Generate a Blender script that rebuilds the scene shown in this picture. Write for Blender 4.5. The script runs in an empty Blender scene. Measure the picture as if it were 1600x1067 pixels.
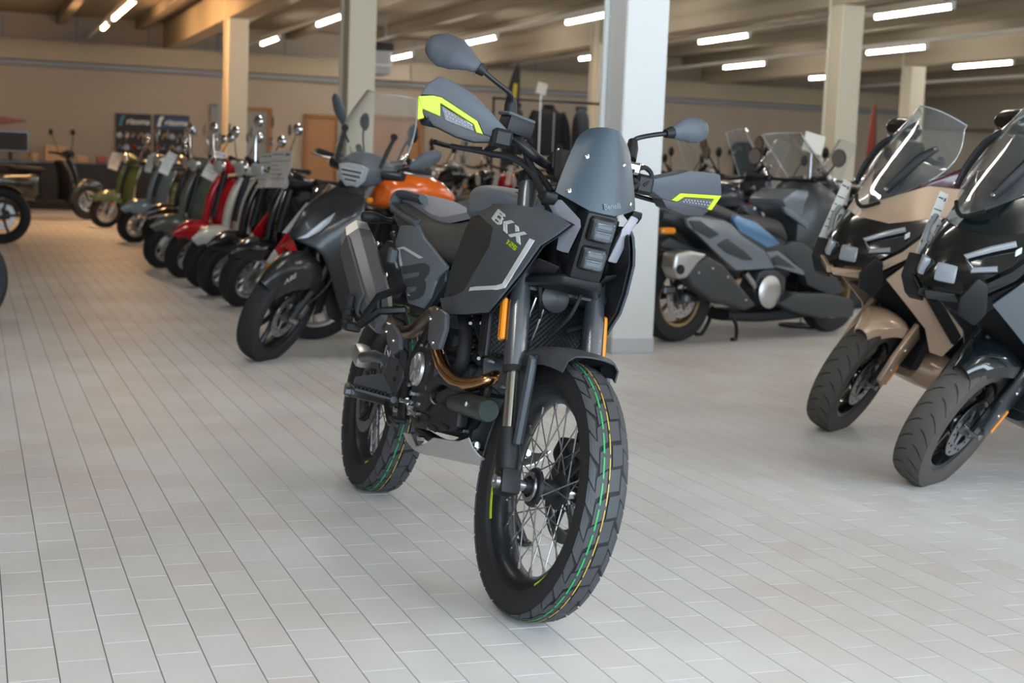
import bpy, bmesh, math, random
import numpy as np
from mathutils import Vector, Matrix, Euler
R_ = math.radians
rnd = random.Random(7)
SC = bpy.context.scene
COL = SC.collection

# ------------------------------------------------------------------ camera
FPX, PITCH, ROLL, HC = 2328.4, .116704, .0395, 1.0621
CXP, CYP = 800.0, 533.5
_fw = Vector((0, math.cos(PITCH), -math.sin(PITCH)))
_r0 = Vector((1, 0, 0)); _u0 = _r0.cross(_fw)
_cr, _sr = math.cos(ROLL), math.sin(ROLL)
_rt = _cr*_r0 + _sr*_u0
_up = -_sr*_r0 + _cr*_u0
CAM0 = Vector((0, 0, HC))
cd = bpy.data.cameras.new('camera'); cam = bpy.data.objects.new('camera', cd); COL.objects.link(cam)
m3 = Matrix((_rt, _up, -_fw)).transposed()
cam.matrix_world = Matrix.Translation(CAM0) @ m3.to_4x4()
cd.sensor_width = 36; cd.lens = FPX/1600*36; cd.clip_start = .05; cd.clip_end = 200
cd.dof.use_dof = True; cd.dof.focus_distance = 3.75; cd.dof.aperture_fstop = 5.0
SC.camera = cam
def ray(x, y): return _fw + _rt*((x-CXP)/FPX) + _up*((CYP-y)/FPX)
def at_z(x, y, z=0.0):
    d = ray(x, y); return CAM0 + d*((z-HC)/d.z)
def at_plane(x, y, p, n):
    d = ray(x, y); return CAM0 + d*((Vector(p)-CAM0).dot(n)/d.dot(n))
def proj(p):
    d = Vector(p)-CAM0; z = d.dot(_fw); return CXP+FPX*d.dot(_rt)/z, CYP-FPX*d.dot(_up)/z
# room axes: U runs along the back wall, V runs away from the street front
ANG = .35072
UX = Vector((math.cos(ANG), math.sin(ANG), 0)); VX = Vector((-math.sin(ANG), math.cos(ANG), 0))
def uv(u, v, z=0.0): return UX*u + VX*v + Vector((0, 0, z))
ROOM = Matrix.Rotation(ANG, 4, 'Z')

# ------------------------------------------------------------------ light
SC.view_settings.view_transform = 'Standard'; SC.view_settings.look = 'None'
SC.view_settings.exposure = 0.08; SC.view_settings.gamma = 1.0
SC.view_settings.use_curve_mapping = False
w = bpy.data.worlds.new('world'); SC.world = w; w.use_nodes = True
bg = w.node_tree.nodes['Background']; bg.inputs[0].default_value = (.80, .88, 1.0, 1); bg.inputs[1].default_value = .55
def area(name, loc, look, sx, sy, power, color):
    l = bpy.data.lights.new(name, 'AREA'); l.shape = 'RECTANGLE'; l.size = sx; l.size_y = sy
    l.energy = power; l.color = color
    o = bpy.data.objects.new(name, l); COL.objects.link(o); o.location = loc
    o.rotation_euler = (Vector(look)-Vector(loc)).to_track_quat('-Z', 'Y').to_euler()
    return o
# daylight through the glazed street front behind the camera and the side front on the right
area('street_front_daylight', uv(4, -2.3, 1.75), uv(4, 5, 1.2), 14, 2.9, 930, (.72, .87, 1.0))

# ------------------------------------------------------------------ materials
def lin(c):
    if isinstance(c, str):
        c = tuple(int(c[i:i+2], 16)/255 for i in (0, 2, 4))
    return tuple((x/12.92 if x <= .04045 else ((x+.055)/1.055)**2.4) for x in c[:3])
MATS = {}
def mat(name, col, rough=.5, metal=0.0, spec=.5, coat=0.0, noise=0.0, nscale=40.0, bump=0.0, bscale=300.0, emit=None, estr=0.0):
    if name in MATS: return MATS[name]
    m = bpy.data.materials.new(name); m.use_nodes = True; nt = m.node_tree; b = nt.nodes['Principled BSDF']
    c = lin(col)
    b.inputs['Base Color'].default_value = (*c, 1); b.inputs['Roughness'].default_value = rough
    b.inputs['Metallic'].default_value = metal; b.inputs['Specular IOR Level'].default_value = spec
    b.inputs['Coat Weight'].default_value = coat; b.inputs['Coat Roughness'].default_value = .08
    if emit is not None:
        b.inputs['Emission Color'].default_value = (*lin(emit), 1); b.inputs['Emission Strength'].default_value = estr
    tc = nt.nodes.new('ShaderNodeTexCoord')
    if noise > 0:
        n = nt.nodes.new('ShaderNodeTexNoise'); n.inputs['Scale'].default_value = nscale; n.inputs['Detail'].default_value = 4
        mx = nt.nodes.new('ShaderNodeMix'); mx.data_type = 'RGBA'
        mx.inputs[6].default_value = (*[x*(1-noise) for x in c], 1); mx.inputs[7].default_value = (*[min(1, x*(1+noise)) for x in c], 1)
        nt.links.new(tc.outputs['Object'], n.inputs['Vector']); nt.links.new(n.outputs['Fac'], mx.inputs[0])
        nt.links.new(mx.outputs[2], b.inputs['Base Color'])
    if bump > 0:
        n2 = nt.nodes.new('ShaderNodeTexNoise'); n2.inputs['Scale'].default_value = bscale; n2.inputs['Detail'].default_value = 2
        bp = nt.nodes.new('ShaderNodeBump'); bp.inputs['Strength'].default_value = bump; bp.inputs['Distance'].default_value = .002
        nt.links.new(tc.outputs['Object'], n2.inputs['Vector']); nt.links.new(n2.outputs['Fac'], bp.inputs['Height'])
        nt.links.new(bp.outputs['Normal'], b.inputs['Normal'])
    MATS[name] = m; return m
def glassy(name, tint=(1, 1, 1), refl=1.0, rough=.02, dens=.06, body='c8d0d4'):
    """thin clear plastic: see-through film with fresnel gloss and a little body colour"""
    if name in MATS: return MATS[name]
    m = bpy.data.materials.new(name); m.use_nodes = True; nt = m.node_tree
    for n in list(nt.nodes):
        if n.type == 'BSDF_PRINCIPLED': nt.nodes.remove(n)
    out = [n for n in nt.nodes if n.type == 'OUTPUT_MATERIAL'][0]
    t = nt.nodes.new('ShaderNodeBsdfTransparent'); t.inputs[0].default_value = (*tint, 1)
    d = nt.nodes.new('ShaderNodeBsdfDiffuse'); d.inputs[0].default_value = (*lin(body), 1)
    g = nt.nodes.new('ShaderNodeBsdfGlossy'); g.inputs['Roughness'].default_value = rough
    lw = nt.nodes.new('ShaderNodeLayerWeight'); pw = nt.nodes.new('ShaderNodeMath'); pw.operation = 'POWER'; pw.inputs[1].default_value = 4.0; fr = nt.nodes.new('ShaderNodeMath'); fr.operation = 'MULTIPLY_ADD'; fr.inputs[1].default_value = .75; fr.inputs[2].default_value = .035
    nt.links.new(lw.outputs['Facing'], pw.inputs[0]); nt.links.new(pw.outputs[0], fr.inputs[0])
    mu = nt.nodes.new('ShaderNodeMath'); mu.operation = 'MULTIPLY'; mu.inputs[1].default_value = refl; mu.use_clamp = True
    m1 = nt.nodes.new('ShaderNodeMixShader'); m1.inputs[0].default_value = dens
    m2 = nt.nodes.new('ShaderNodeMixShader')
    nt.links.new(t.outputs[0], m1.inputs[1]); nt.links.new(d.outputs[0], m1.inputs[2])
    nt.links.new(fr.outputs[0], mu.inputs[0]); nt.links.new(mu.outputs[0], m2.inputs[0])
    nt.links.new(m1.outputs[0], m2.inputs[1]); nt.links.new(g.outputs[0], m2.inputs[2])
    nt.links.new(m2.outputs[0], out.inputs[0])
    MATS[name] = m; return m

# ------------------------------------------------------------------ mesh kit
class MB:
    """collects vertices and faces of one part"""
    def __init__(s): s.V = []; s.F = []
    def add(s, vs, fs):
        k = len(s.V); s.V += [tuple(v) for v in vs]; s.F += [tuple(i+k for i in f) for f in fs]; return s
    def bm(s, b):
        b.verts.index_update(); s.add([v.co for v in b.verts], [[v.index for v in f.verts] for f in b.faces]); b.free(); return s
    def box(s, c, size, bev=0.0, rot=None, seg=1):
        b = bmesh.new(); bmesh.ops.create_cube(b, size=1)
        for v in b.verts: v.co = Vector((v.co.x*size[0], v.co.y*size[1], v.co.z*size[2]))
        if bev: bmesh.ops.bevel(b, geom=list(b.edges), offset=bev, segments=seg, affect='EDGES', profile=.6)
        M = Matrix.Translation(c)
        if rot is not None: M = M @ (Euler(rot).to_matrix().to_4x4() if not isinstance(rot, Matrix) else rot.to_4x4())
        b.transform(M); return s.bm(b)
    def prism(s, pts, ext, bev=0.0, seg=1):
        """polygon pts (3D) extruded by vector ext"""
        b = bmesh.new(); e = Vector(ext); n = len(pts)
        a = [b.verts.new(Vector(p)) for p in pts]; c = [b.verts.new(Vector(p)+e) for p in pts]
        b.faces.new(a); b.faces.new(c[::-1])
        for i in range(n): b.faces.new((a[i], c[i], c[(i+1) % n], a[(i+1) % n]))
        bmesh.ops.recalc_face_normals(b, faces=list(b.faces))
        if bev: bmesh.ops.bevel(b, geom=list(b.edges), offset=bev, segments=seg, affect='EDGES', profile=.6, clamp_overlap=True)
        return s.bm(b)
    def tube(s, path, rad, seg=10, closed=False, sub=0, flat=1.0, up=None):
        P = [Vector(p) for p in path]; n = len(P)
        rr = list(rad) if isinstance(rad, (list, tuple)) else [rad]*n
        if sub: P, rr = catmull(P, rr, sub, closed); n = len(P)
        vs = []; prev = None
        for i in range(n):
            if closed: t = P[(i+1) % n]-P[i-1]
            else: t = P[min(i+1, n-1)]-P[max(i-1, 0)]
            t.normalize()
            if prev is None:
                a = Vector(up) if up else (Vector((0, 0, 1)) if abs(t.z) < .9 else Vector((1, 0, 0)))
                nr = (a - t*a.dot(t)).normalized()
            else: nr = (prev - t*prev.dot(t)).normalized()
            prev = nr; bn = t.cross(nr)
            for k in range(seg):
                q = 2*math.pi*k/seg; vs.append(P[i] + (nr*math.cos(q) + bn*(math.sin(q)*flat))*rr[i])
        fs = []
        for i in range(n if closed else n-1):
            j = (i+1) % n
            for k in range(seg): fs.append((i*seg+k, i*seg+(k+1) % seg, j*seg+(k+1) % seg, j*seg+k))
        if not closed: fs += [tuple(range(seg))[::-1], tuple((n-1)*seg+k for k in range(seg))]
        return s.add(vs, fs)
    def lathe(s, prof, c=(0, 0, 0), axis=(0, 1, 0), seg=32, closed=False, a0=0.0, a1=2*math.pi):
        """profile of (radius, offset along axis)"""
        ax = Vector(axis).normalized(); a = Vector((0, 0, 1)) if abs(ax.z) < .9 else Vector((1, 0, 0))
        e1 = (a-ax*a.dot(ax)).normalized(); e2 = ax.cross(e1); c = Vector(c); n = len(prof); vs = []
        full = abs(a1-a0-2*math.pi) < 1e-6; ns = seg if full else seg+1
        for i in range(ns):
            q = a0+(a1-a0)*i/seg; d = e1*math.cos(q)+e2*math.sin(q)
            for r, h in prof: vs.append(c+d*r+ax*h)
        fs = []
        for i in range(seg):
            j = (i+1) % ns
            for k in range(n if closed else n-1):
                l = (k+1) % n; fs.append((i*n+k, j*n+k, j*n+l, i*n+l))
        if not closed and full:
            if prof[0][0] > 1e-6: fs.append(tuple(i*n for i in range(ns))[::-1])
            if prof[-1][0] > 1e-6: fs.append(tuple(i*n+n-1 for i in range(ns)))
        if closed and not full:
            fs.append(tuple(range(n))); fs.append(tuple((ns-1)*n+k for k in range(n))[::-1])
        return s.add(vs, fs)
    def loft(s, secs, caps=True, closed_ring=True):
        n = len(secs[0]); vs = [p for q in secs for p in q]; fs = []
        for i in range(len(secs)-1):
            for k in range(n if closed_ring else n-1):
                l = (k+1) % n; fs.append((i*n+k, i*n+l, (i+1)*n+l, (i+1)*n+k))
        if caps and closed_ring: fs += [tuple(range(n))[::-1], tuple((len(secs)-1)*n+k for k in range(n))]
        return s.add(vs, fs)
    def body(s, secs, n=20, axis='x', p=2.4, sub=0, caps=True):
        """loft of superellipse rings: (pos, centre_a, centre_b, half_a, half_b[, power]) ; axis x: a=y b=z, axis z: a=x b=y"""
        if sub:
            A = [list(q[:5])+[q[5] if len(q) > 5 else p] for q in secs]; B = []
            for i in range(len(A)-1):
                for k in range(sub):
                    t = k/sub; p0 = A[max(i-1, 0)]; p1 = A[i]; p2 = A[i+1]; p3 = A[min(i+2, len(A)-1)]
                    B.append([.5*((2*b)+(c-a)*t+(2*a-5*b+4*c-d)*t*t+(-a+3*b-3*c+d)*t**3) for a, b, c, d in zip(p0, p1, p2, p3)])
            B.append(A[-1]); secs = B
        rings = []
        for q in secs:
            pw = q[5] if len(q) > 5 else p; ring = []
            for k in range(n):
                t = 2*math.pi*(k+.5)/n; c, d = math.cos(t), math.sin(t)
                a = q[1]+q[3]*math.copysign(abs(c)**(2/pw), c); b = q[2]+q[4]*math.copysign(abs(d)**(2/pw), d)
                ring.append(Vector((q[0], a, b)) if axis == 'x' else (Vector((a, b, q[0])) if axis == 'z' else Vector((a, q[0], b))))
            rings.append(ring)
        return s.loft(rings, caps)
    def sheet(s, grid, th, nrm=None):
        """grid[i][j] of points, thickened by th along the local normal (or nrm)"""
        h, wd = len(grid), len(grid[0]); G = [[Vector(p) for p in r] for r in grid]; N = []
        for i in range(h):
            for j in range(wd):
                if nrm: N.append(Vector(nrm).normalized()); continue
                a = G[min(i+1, h-1)][j]-G[max(i-1, 0)][j]; b = G[i][min(j+1, wd-1)]-G[i][max(j-1, 0)]
                N.append(a.cross(b).normalized())
        top = [G[i][j] for i in range(h) for j in range(wd)]; bot = [top[k]-N[k]*th for k in range(h*wd)]
        fs = []; o = h*wd; ix = lambda i, j: i*wd+j
        for i in range(h-1):
            for j in range(wd-1):
                q = (ix(i, j), ix(i+1, j), ix(i+1, j+1), ix(i, j+1)); fs.append(q); fs.append(tuple(x+o for x in q[::-1]))
        bd = [ix(0, j) for j in range(wd)]+[ix(i, wd-1) for i in range(1, h)]+[ix(h-1, j) for j in range(wd-2, -1, -1)]+[ix(i, 0) for i in range(h-2, 0, -1)]
        for k in range(len(bd)):
            a, b = bd[k], bd[(k+1) % len(bd)]; fs.append((a, b, b+o, a+o))
        return s.add(top+bot, fs)
    def shell(s, vs, faces, th):
        """hand-made faces thickened inwards"""
        b = bmesh.new(); bv = [b.verts.new(Vector(v)) for v in vs]
        for f in faces: b.faces.new([bv[i] for i in f])
        bmesh.ops.recalc_face_normals(b, faces=list(b.faces))
        bmesh.ops.solidify(b, geom=list(b.faces), thickness=th)
        return s.bm(b)
    def xf(s, M):
        s.V = [tuple(M @ Vector(v)) for v in s.V]; return s
    def mirror(s):
        s.V = [(v[0], -v[1], v[2]) for v in s.V]; s.F = [f[::-1] for f in s.F]; return s
    def copy(s):
        o = MB(); o.V = list(s.V); o.F = list(s.F); return o
def catmull(P, rr, sub, closed=False):
    n = len(P); Q = []; q = []
    for i in range(n if closed else n-1):
        g = (lambda k: k % n) if closed else (lambda k: min(max(k, 0), n-1))
        p0, p1, p2, p3 = (P[g(i+k)] for k in (-1, 0, 1, 2)); r1, r2 = rr[g(i)], rr[g(i+1)]
        for k in range(sub):
            t = k/sub; Q.append(.5*((2*p1)+(p2-p0)*t+(2*p0-5*p1+4*p2-p3)*t*t+(-p0+3*p1-3*p2+p3)*t**3)); q.append(r1+(r2-r1)*t)
    if not closed: Q.append(P[-1]); q.append(rr[-1])
    return Q, q
def smooth_poly(pts, sub=4):
    P = [Vector((*p, 0)) if len(p) == 2 else Vector(p) for p in pts]
    return catmull(P, [0]*len(P), sub, True)[0]
def obj(name, mb, m, parent=None, smooth=35, solid=0, bev=0, subs=0, label=None):
    me = bpy.data.meshes.new(name); me.from_pydata(mb.V, [], mb.F); me.validate(verbose=False)
    b = bmesh.new(); b.from_mesh(me); bmesh.ops.recalc_face_normals(b, faces=list(b.faces)); b.to_mesh(me); b.free()
    if smooth:
        me.polygons.foreach_set('use_smooth', [True]*len(me.polygons)); me.set_sharp_from_angle(angle=R_(smooth))
    me.materials.append(m if not isinstance(m, str) else MATS[m])
    o = bpy.data.objects.new(name, me); COL.objects.link(o)
    if parent: o.parent = parent
    if bev:
        k = o.modifiers.new('bevel', 'BEVEL'); k.width = bev; k.segments = 2; k.limit_method = 'ANGLE'; k.angle_limit = R_(30)
    if subs:
        k = o.modifiers.new('sub', 'SUBSURF'); k.levels = subs; k.render_levels = subs
    if label: o['label'] = label
    return o
def tag(o, label, cat, group=None):
    o['label'] = label; o['category'] = cat
    if group: o['group'] = group
    return o
def thing(name, label, cat, M=None, group=None):
    o = bpy.data.objects.new(name, None); COL.objects.link(o); o.empty_display_size = .1
    if M is not None: o.matrix_world = M
    return tag(o, label, cat, group)
def struct(name, mb, m, parent=None, smooth=0):
    o = obj(name, mb, m, parent, smooth)
    if parent is None: o['kind'] = 'structure'
    return o
def text_mb(txt, size, M, depth=.0006, shear=0.0, bold=0.0):
    c = bpy.data.curves.new('t', 'FONT'); c.body = txt; c.size = size; c.extrude = depth; c.shear = shear; c.align_x = 'CENTER'; c.align_y = 'CENTER'
    c.offset = bold; c.resolution_u = 3
    t = bpy.data.objects.new('t', c); COL.objects.link(t); bpy.context.view_layer.update()
    me = bpy.data.meshes.new_from_object(t.evaluated_get(bpy.context.evaluated_depsgraph_get()))
    mb = MB().add([M @ v.co for v in me.vertices], [tuple(p.vertices) for p in me.polygons])
    bpy.data.objects.remove(t); bpy.data.meshes.remove(me); return mb
class Fr:
    """vehicle frame: x forward, y to its left, z up, optional lean to the left; px() places a picture point on a plane of known lateral offset"""
    def __init__(s, x, y, head, lean=0.0):
        h = R_(head); l = R_(lean); X = Vector((math.cos(h), math.sin(h), 0)); Y0 = Vector((-math.sin(h), math.cos(h), 0)); Z0 = Vector((0, 0, 1))
        s.X = X; s.Y = math.cos(l)*Y0-math.sin(l)*Z0; s.Z = math.cos(l)*Z0+math.sin(l)*Y0; s.o = Vector((x, y, 0))
        s.M = Matrix.Translation(s.o) @ Matrix((s.X, s.Y, s.Z)).transposed().to_4x4(); s.I = s.M.inverted()
    def px(s, x, y, lat): return s.I @ at_plane(x, y, s.o+s.Y*lat, s.Y)
    def pf(s, x, y, fx): return s.I @ at_plane(x, y, s.o+s.X*fx, s.X)
    def pz(s, x, y, z): return s.I @ at_plane(x, y, s.o+s.Z*z, s.Z)
def ax_M(o, ex, ey):
    """matrix with given origin, x axis and approximate y axis"""
    ex = Vector(ex).normalized(); ez = ex.cross(Vector(ey)).normalized(); ey = ez.cross(ex)
    return Matrix.Translation(o) @ Matrix((ex, ey, ez)).transposed().to_4x4()
# ================================================================== the room
TW, TL, TU0, TPH = .1, .20286, .0668, .96
def floor_material(name, far):
    m = bpy.data.materials.new(name); m.use_nodes = True; nt = m.node_tree; b = nt.nodes['Principled BSDF']
    N = nt.nodes.new; L = nt.links.new
    geo = N('ShaderNodeNewGeometry'); mp = N('ShaderNodeMapping'); mp.vector_type = 'POINT'; mp.inputs['Rotation'].default_value = (0, 0, -ANG)
    L(geo.outputs['Position'], mp.inputs['Vector'])
    sp = N('ShaderNodeSeparateXYZ'); L(mp.outputs['Vector'], sp.inputs[0])
    def mth(op, a, b_=None):
        k = N('ShaderNodeMath'); k.operation = op
        for i, q in enumerate((a, b_)):
            if q is None: continue
            if isinstance(q, (int, float)): k.inputs[i].default_value = q
            else: L(q, k.inputs[i])
        return k.outputs[0]
    ru = mth('DIVIDE', mth('SUBTRACT', sp.outputs[0], TU0), TW); row = mth('FLOOR', ru)
    half = mth('MULTIPLY', mth('PINGPONG', row, 1.0), .5)
    rv = mth('SUBTRACT', mth('SUBTRACT', mth('DIVIDE', sp.outputs[1], TL), TPH), half); colm = mth('FLOOR', rv)
    cb = N('ShaderNodeCombineXYZ'); L(row, cb.inputs[0]); L(colm, cb.inputs[1])
    wn = N('ShaderNodeTexWhiteNoise'); wn.noise_dimensions = '2D'; L(cb.outputs[0], wn.inputs['Vector'])
    rp = N('ShaderNodeValToRGB'); e = rp.color_ramp.elements
    e[0].position = 0; e[0].color = (*lin('d6d6d6'), 1); e[1].position = 1; e[1].color = (*lin('dededf'), 1)
    k = rp.color_ramp.elements.new(.10); k.color = (*lin('dad5d3'), 1)
    k = rp.color_ramp.elements.new(.2); k.color = (*lin('dad9d8'), 1)
    k = rp.color_ramp.elements.new(.7); k.color = (*lin('dcdcdc'), 1)
    L(wn.outputs['Value'], rp.inputs[0])
    nz = N('ShaderNodeTexNoise'); nz.inputs['Scale'].default_value = 1.1; nz.inputs['Detail'].default_value = 5; L(mp.outputs['Vector'], nz.inputs['Vector'])
    r2 = N('ShaderNodeValToRGB'); r2.color_ramp.elements[0].position = .3; r2.color_ramp.elements[0].color = (*lin('ece6e3'), 1); r2.color_ramp.elements[1].position = .62; r2.color_ramp.elements[1].color = (1, 1, 1, 1)
    L(nz.outputs['Fac'], r2.inputs[0])
    mx = N('ShaderNodeMix'); mx.data_type = 'RGBA'; mx.blend_type = 'MULTIPLY'; mx.inputs[0].default_value = 1
    L(rp.outputs[0], mx.inputs[6]); L(r2.outputs[0], mx.inputs[7]); outc = mx.outputs[2]
    if far:   # joints as flat lines where the tiles are too far away to tell apart
        fu = mth('FRACT', ru); fv = mth('FRACT', rv)
        ju = mth('LESS_THAN', mth('MINIMUM', fu, mth('SUBTRACT', 1.0, fu)), .022); jv = mth('LESS_THAN', mth('MINIMUM', fv, mth('SUBTRACT', 1.0, fv)), .009)
        j = mth('MAXIMUM', ju, jv); m3_ = N('ShaderNodeMix'); m3_.data_type = 'RGBA'; m3_.inputs[7].default_value = (*lin('77726d'), 1)
        L(j, m3_.inputs[0]); L(outc, m3_.inputs[6]); outc = m3_.outputs[2]
    L(outc, b.inputs['Base Color'])
    n2 = N('ShaderNodeTexNoise'); n2.inputs['Scale'].default_value = 420; L(mp.outputs['Vector'], n2.inputs['Vector'])
    bp = N('ShaderNodeBump'); bp.inputs['Strength'].default_value = .25; bp.inputs['Distance'].default_value = .0006; L(n2.outputs['Fac'], bp.inputs['Height']); L(bp.outputs['Normal'], b.inputs['Normal'])
    n3 = N('ShaderNodeTexNoise'); n3.inputs['Scale'].default_value = 2.3; n3.inputs['Detail'].default_value = 6; L(mp.outputs['Vector'], n3.inputs['Vector'])
    mr = N('ShaderNodeMapRange'); mr.inputs['To Min'].default_value = .40; mr.inputs['To Max'].default_value = .56; L(n3.outputs['Fac'], mr.inputs['Value']); L(mr.outputs[0], b.inputs['Roughness'])
    MATS[name] = m; return m
floor_material('tile_near', False); floor_material('tile_far', True)
mat('grout', '8a847e', .9, noise=.2, nscale=60)
U0R, U1R, V0R, V1R, VT = -7.0, 30.0, -2.6, 28.5, 13.2
floor = struct('floor', MB().box(((U0R+U1R)/2, (V0R+V1R)/2, -.104), (U1R-U0R, V1R-V0R, .2)), 'grout'); floor.matrix_world = ROOM
far = obj('tile_field', MB().box(((U0R+U1R)/2, (VT-.3+V1R)/2, -.0050), (U1R-U0R, V1R-VT+.3, .0084)), 'tile_far', floor, 0); far['kind'] = 'stuff'
# single tiles: a slab with eased edges
def tile_mb(u, v, mb, w_=TW-.0026, l_=TL-.0027, e=.0002):
    a, b = w_/2, l_/2
    vs = [(u-a, v-b, -.004), (u+a, v-b, -.004), (u+a, v+b, -.004), (u-a, v+b, -.004)]
    vs += [(u-a, v-b, -e), (u+a, v-b, -e), (u+a, v+b, -e), (u-a, v+b, -e)]
    a -= e; b -= e; vs += [(u-a, v-b, 0), (u+a, v-b, 0), (u+a, v+b, 0), (u-a, v+b, 0)]
    fs = [(8, 9, 10, 11)]+[(i+4, (i+1) % 4+4, (i+1) % 4+8, i+8) for i in range(4)]+[(i, (i+1) % 4, (i+1) % 4+4, i+4) for i in range(4)]
    mb.add(vs, fs)
tiles = []
for k in range(-40, 190):
    uc = TU0+TW*(k+.5)
    for n in range(-2, int(VT/TL)):
        vc = TL*(n+TPH+(.5 if k % 2 else 0)+.5)
        if vc+TL/2 > VT: continue
        P = uv(uc, vc); d = P-CAM0
        if d.dot(_fw) < .6: continue
        x, y = proj(P)
        if -500 < x < 2100 and y < 1500:
            inside = 0 <= x <= 1600 and y <= 1072
            tiles.append((d.length if inside else 99+d.length, uc, vc))
tiles.sort()
proto = MB(); tile_mb(0, 0, proto); tme = None; rest = MB()
for i, (_, uc, vc) in enumerate(tiles):
    if i < 300:
        if tme is None:
            o = obj('tile', proto, 'tile_near', floor, 0); tme = o.data
        else:
            o = bpy.data.objects.new('tile', tme); COL.objects.link(o); o.parent = floor
        o.location = (uc, vc, 0)
    else: tile_mb(uc, vc, rest)
o = obj('tile_paving', rest, 'tile_near', floor, 0); o['kind'] = 'stuff'

mat('wall_beige', 'b0a494', .85, noise=.03, nscale=3, bump=.15, bscale=60)
mat('wall_grey', '8f887c', .85, noise=.03, nscale=3)
mat('ceiling_paint', '948a78', .9, noise=.06, nscale=1.2)
mat('beam_paint', 'b3a791', .85, noise=.04, nscale=2)
mat('column_white', 'd6dadb', .55, noise=.015, nscale=8, bump=.1, bscale=50)
mat('column_cream', 'd3cbb6', .7, noise=.02, nscale=6)
mat('conduit_grey', '8d949a', .5)
mat('plinth_grey', 'b9bcc0', .6)
mat('lamp_body', 'e4e2dc', .5)
mat('tube_light', 'ffffff', .4, emit='fff9f0', estr=45.0)
mat('tube_warm', 'ffffff', .4, emit='ffc68a', estr=130.0)
mat('door_grey', '8f918e', .6); mat('door_wood', 'a97c55', .6, noise=.15, nscale=9); mat('frame_wood', '9a6d42', .6)
mat('black_board', '16181c', .6); mat('panel_blue', '1f4660', .5)
mat('white_print', 'e8e8e6', .6)
def rstruct(name, mb, m, parent=None):
    o = struct(name, mb, m, parent); 
    if parent is None: o.matrix_world = ROOM
    return o
HS = 3.45
wb = rstruct('wall_back', MB().box(((U0R+U1R)/2, V1R+.15, HS/2), (U1R-U0R, .3, HS)), 'wall_beige')
rstruct('wall_left', MB().box((U0R-.15, (V0R+V1R)/2, HS/2), (.3, V1R-V0R+.6, HS)), 'wall_beige')
rstruct('wall_right', MB().box((U1R+.15, (V0R+V1R)/2, HS/2), (.3, V1R-V0R+.6, HS)), 'wall_grey')
ceil_ = rstruct('ceiling', MB().box(((U0R+U1R)/2, (V0R+V1R)/2, HS+.1), (U1R-U0R+.6, V1R-V0R+.6, .2)), 'ceiling_paint')
# street front behind the camera: sill, head and posts between the panes
fr = MB().box(((U0R+U1R)/2, V0R-.12, 3.3), (U1R-U0R, .2, .3)).box(((U0R+U1R)/2, V0R-.12, .12), (U1R-U0R, .2, .24))
rstruct('wall_front', fr, 'wall_grey')
for i in range(8):
    rstruct('window_%d' % (i+1), MB().box((-5.5+i*4.4, V0R-.12, 1.7), (.10, .12, 2.92), .01).box((-3.3+i*4.4, V0R-.12, .28), (4.4, .10, .08), .01).box((-3.3+i*4.4, V0R-.12, 3.12), (4.4, .10, .08), .01), 'conduit_grey')
# downstand beams along each column line, ribs of the deck between them
bi = 0
for u in (-2.0, 3.5, 9.05, 14.55, 20.1, 25.6):
    rstruct('trim_%d' % (bi+1), MB().box((u, (V0R+V1R)/2, 3.2), (.30, V1R-V0R, .5), .01), 'beam_paint'); bi += 1
for i in range(24):
    u = -5.4+i*1.3875
    if min(abs(u-q) for q in (-2.0, 3.5, 9.05, 14.55, 20.1, 25.6)) < .4: continue
    o = obj('deck_rib', MB().box((u, (V0R+V1R)/2, 3.37), (.16, V1R-V0R, .17), .01), 'ceiling_paint', ceil_, 0)
# ledge band and cable duct on the back wall
rstruct('trim_20', MB().box(((U0R+19.6)/2, V1R-.11, 2.80), (19.6-U0R, .22, .36), .01), 'beam_paint')
rstruct('trim_21', MB().box(((U0R+19.6)/2, V1R-.07, 2.57), (19.6-U0R, .14, .09), .01), 'conduit_grey')
for i in range(17):
    obj('wall_panel_joint', MB().box((-2+i*1.27, V1R-.006, 3.19), (.035, .012, .44)), 'conduit_grey', wb, 0)
rstruct('baseboard_back', MB().box(((U0R+U1R)/2, V1R-.01, .06), (U1R-U0R, .02, .12)), 'plinth_grey')
# columns on a 5.5 by 6.6 m grid
def column(name, u, v, m, s=.265, d=.25):
    o = rstruct(name, MB().box((u, v, HS/2), (s, d, HS), .008), m)
    obj('plinth', MB().box((u, v, .0515), (s+.008, d+.008, .083), .004), 'plinth_grey', o, 0)
    return o
PC = at_z(955, 553); cu, cv = PC.dot(UX), PC.dot(VX)
wc = column('column_1', cu+.133, cv+.125, 'column_white')
obj('corner_pipe', MB().tube([(cu-.02, cv+.245, .01), (cu-.02, cv+.245, 3.4)], .02, 12), 'column_white', wc)
for i, (u, v) in enumerate(((3.55, 14.35), (3.5, 21.2), (9.05, 14.45), (9.0, 21.1), (14.55, 21.1))):
    c = column('column_%d' % (i+2), u, v, 'column_cream', .27, .27)
    obj('corner_pipe', MB().tube([(u-.15, v+.1, .01), (u-.15, v+.1, 3.3)], .02, 8), 'column_cream', c)
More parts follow.
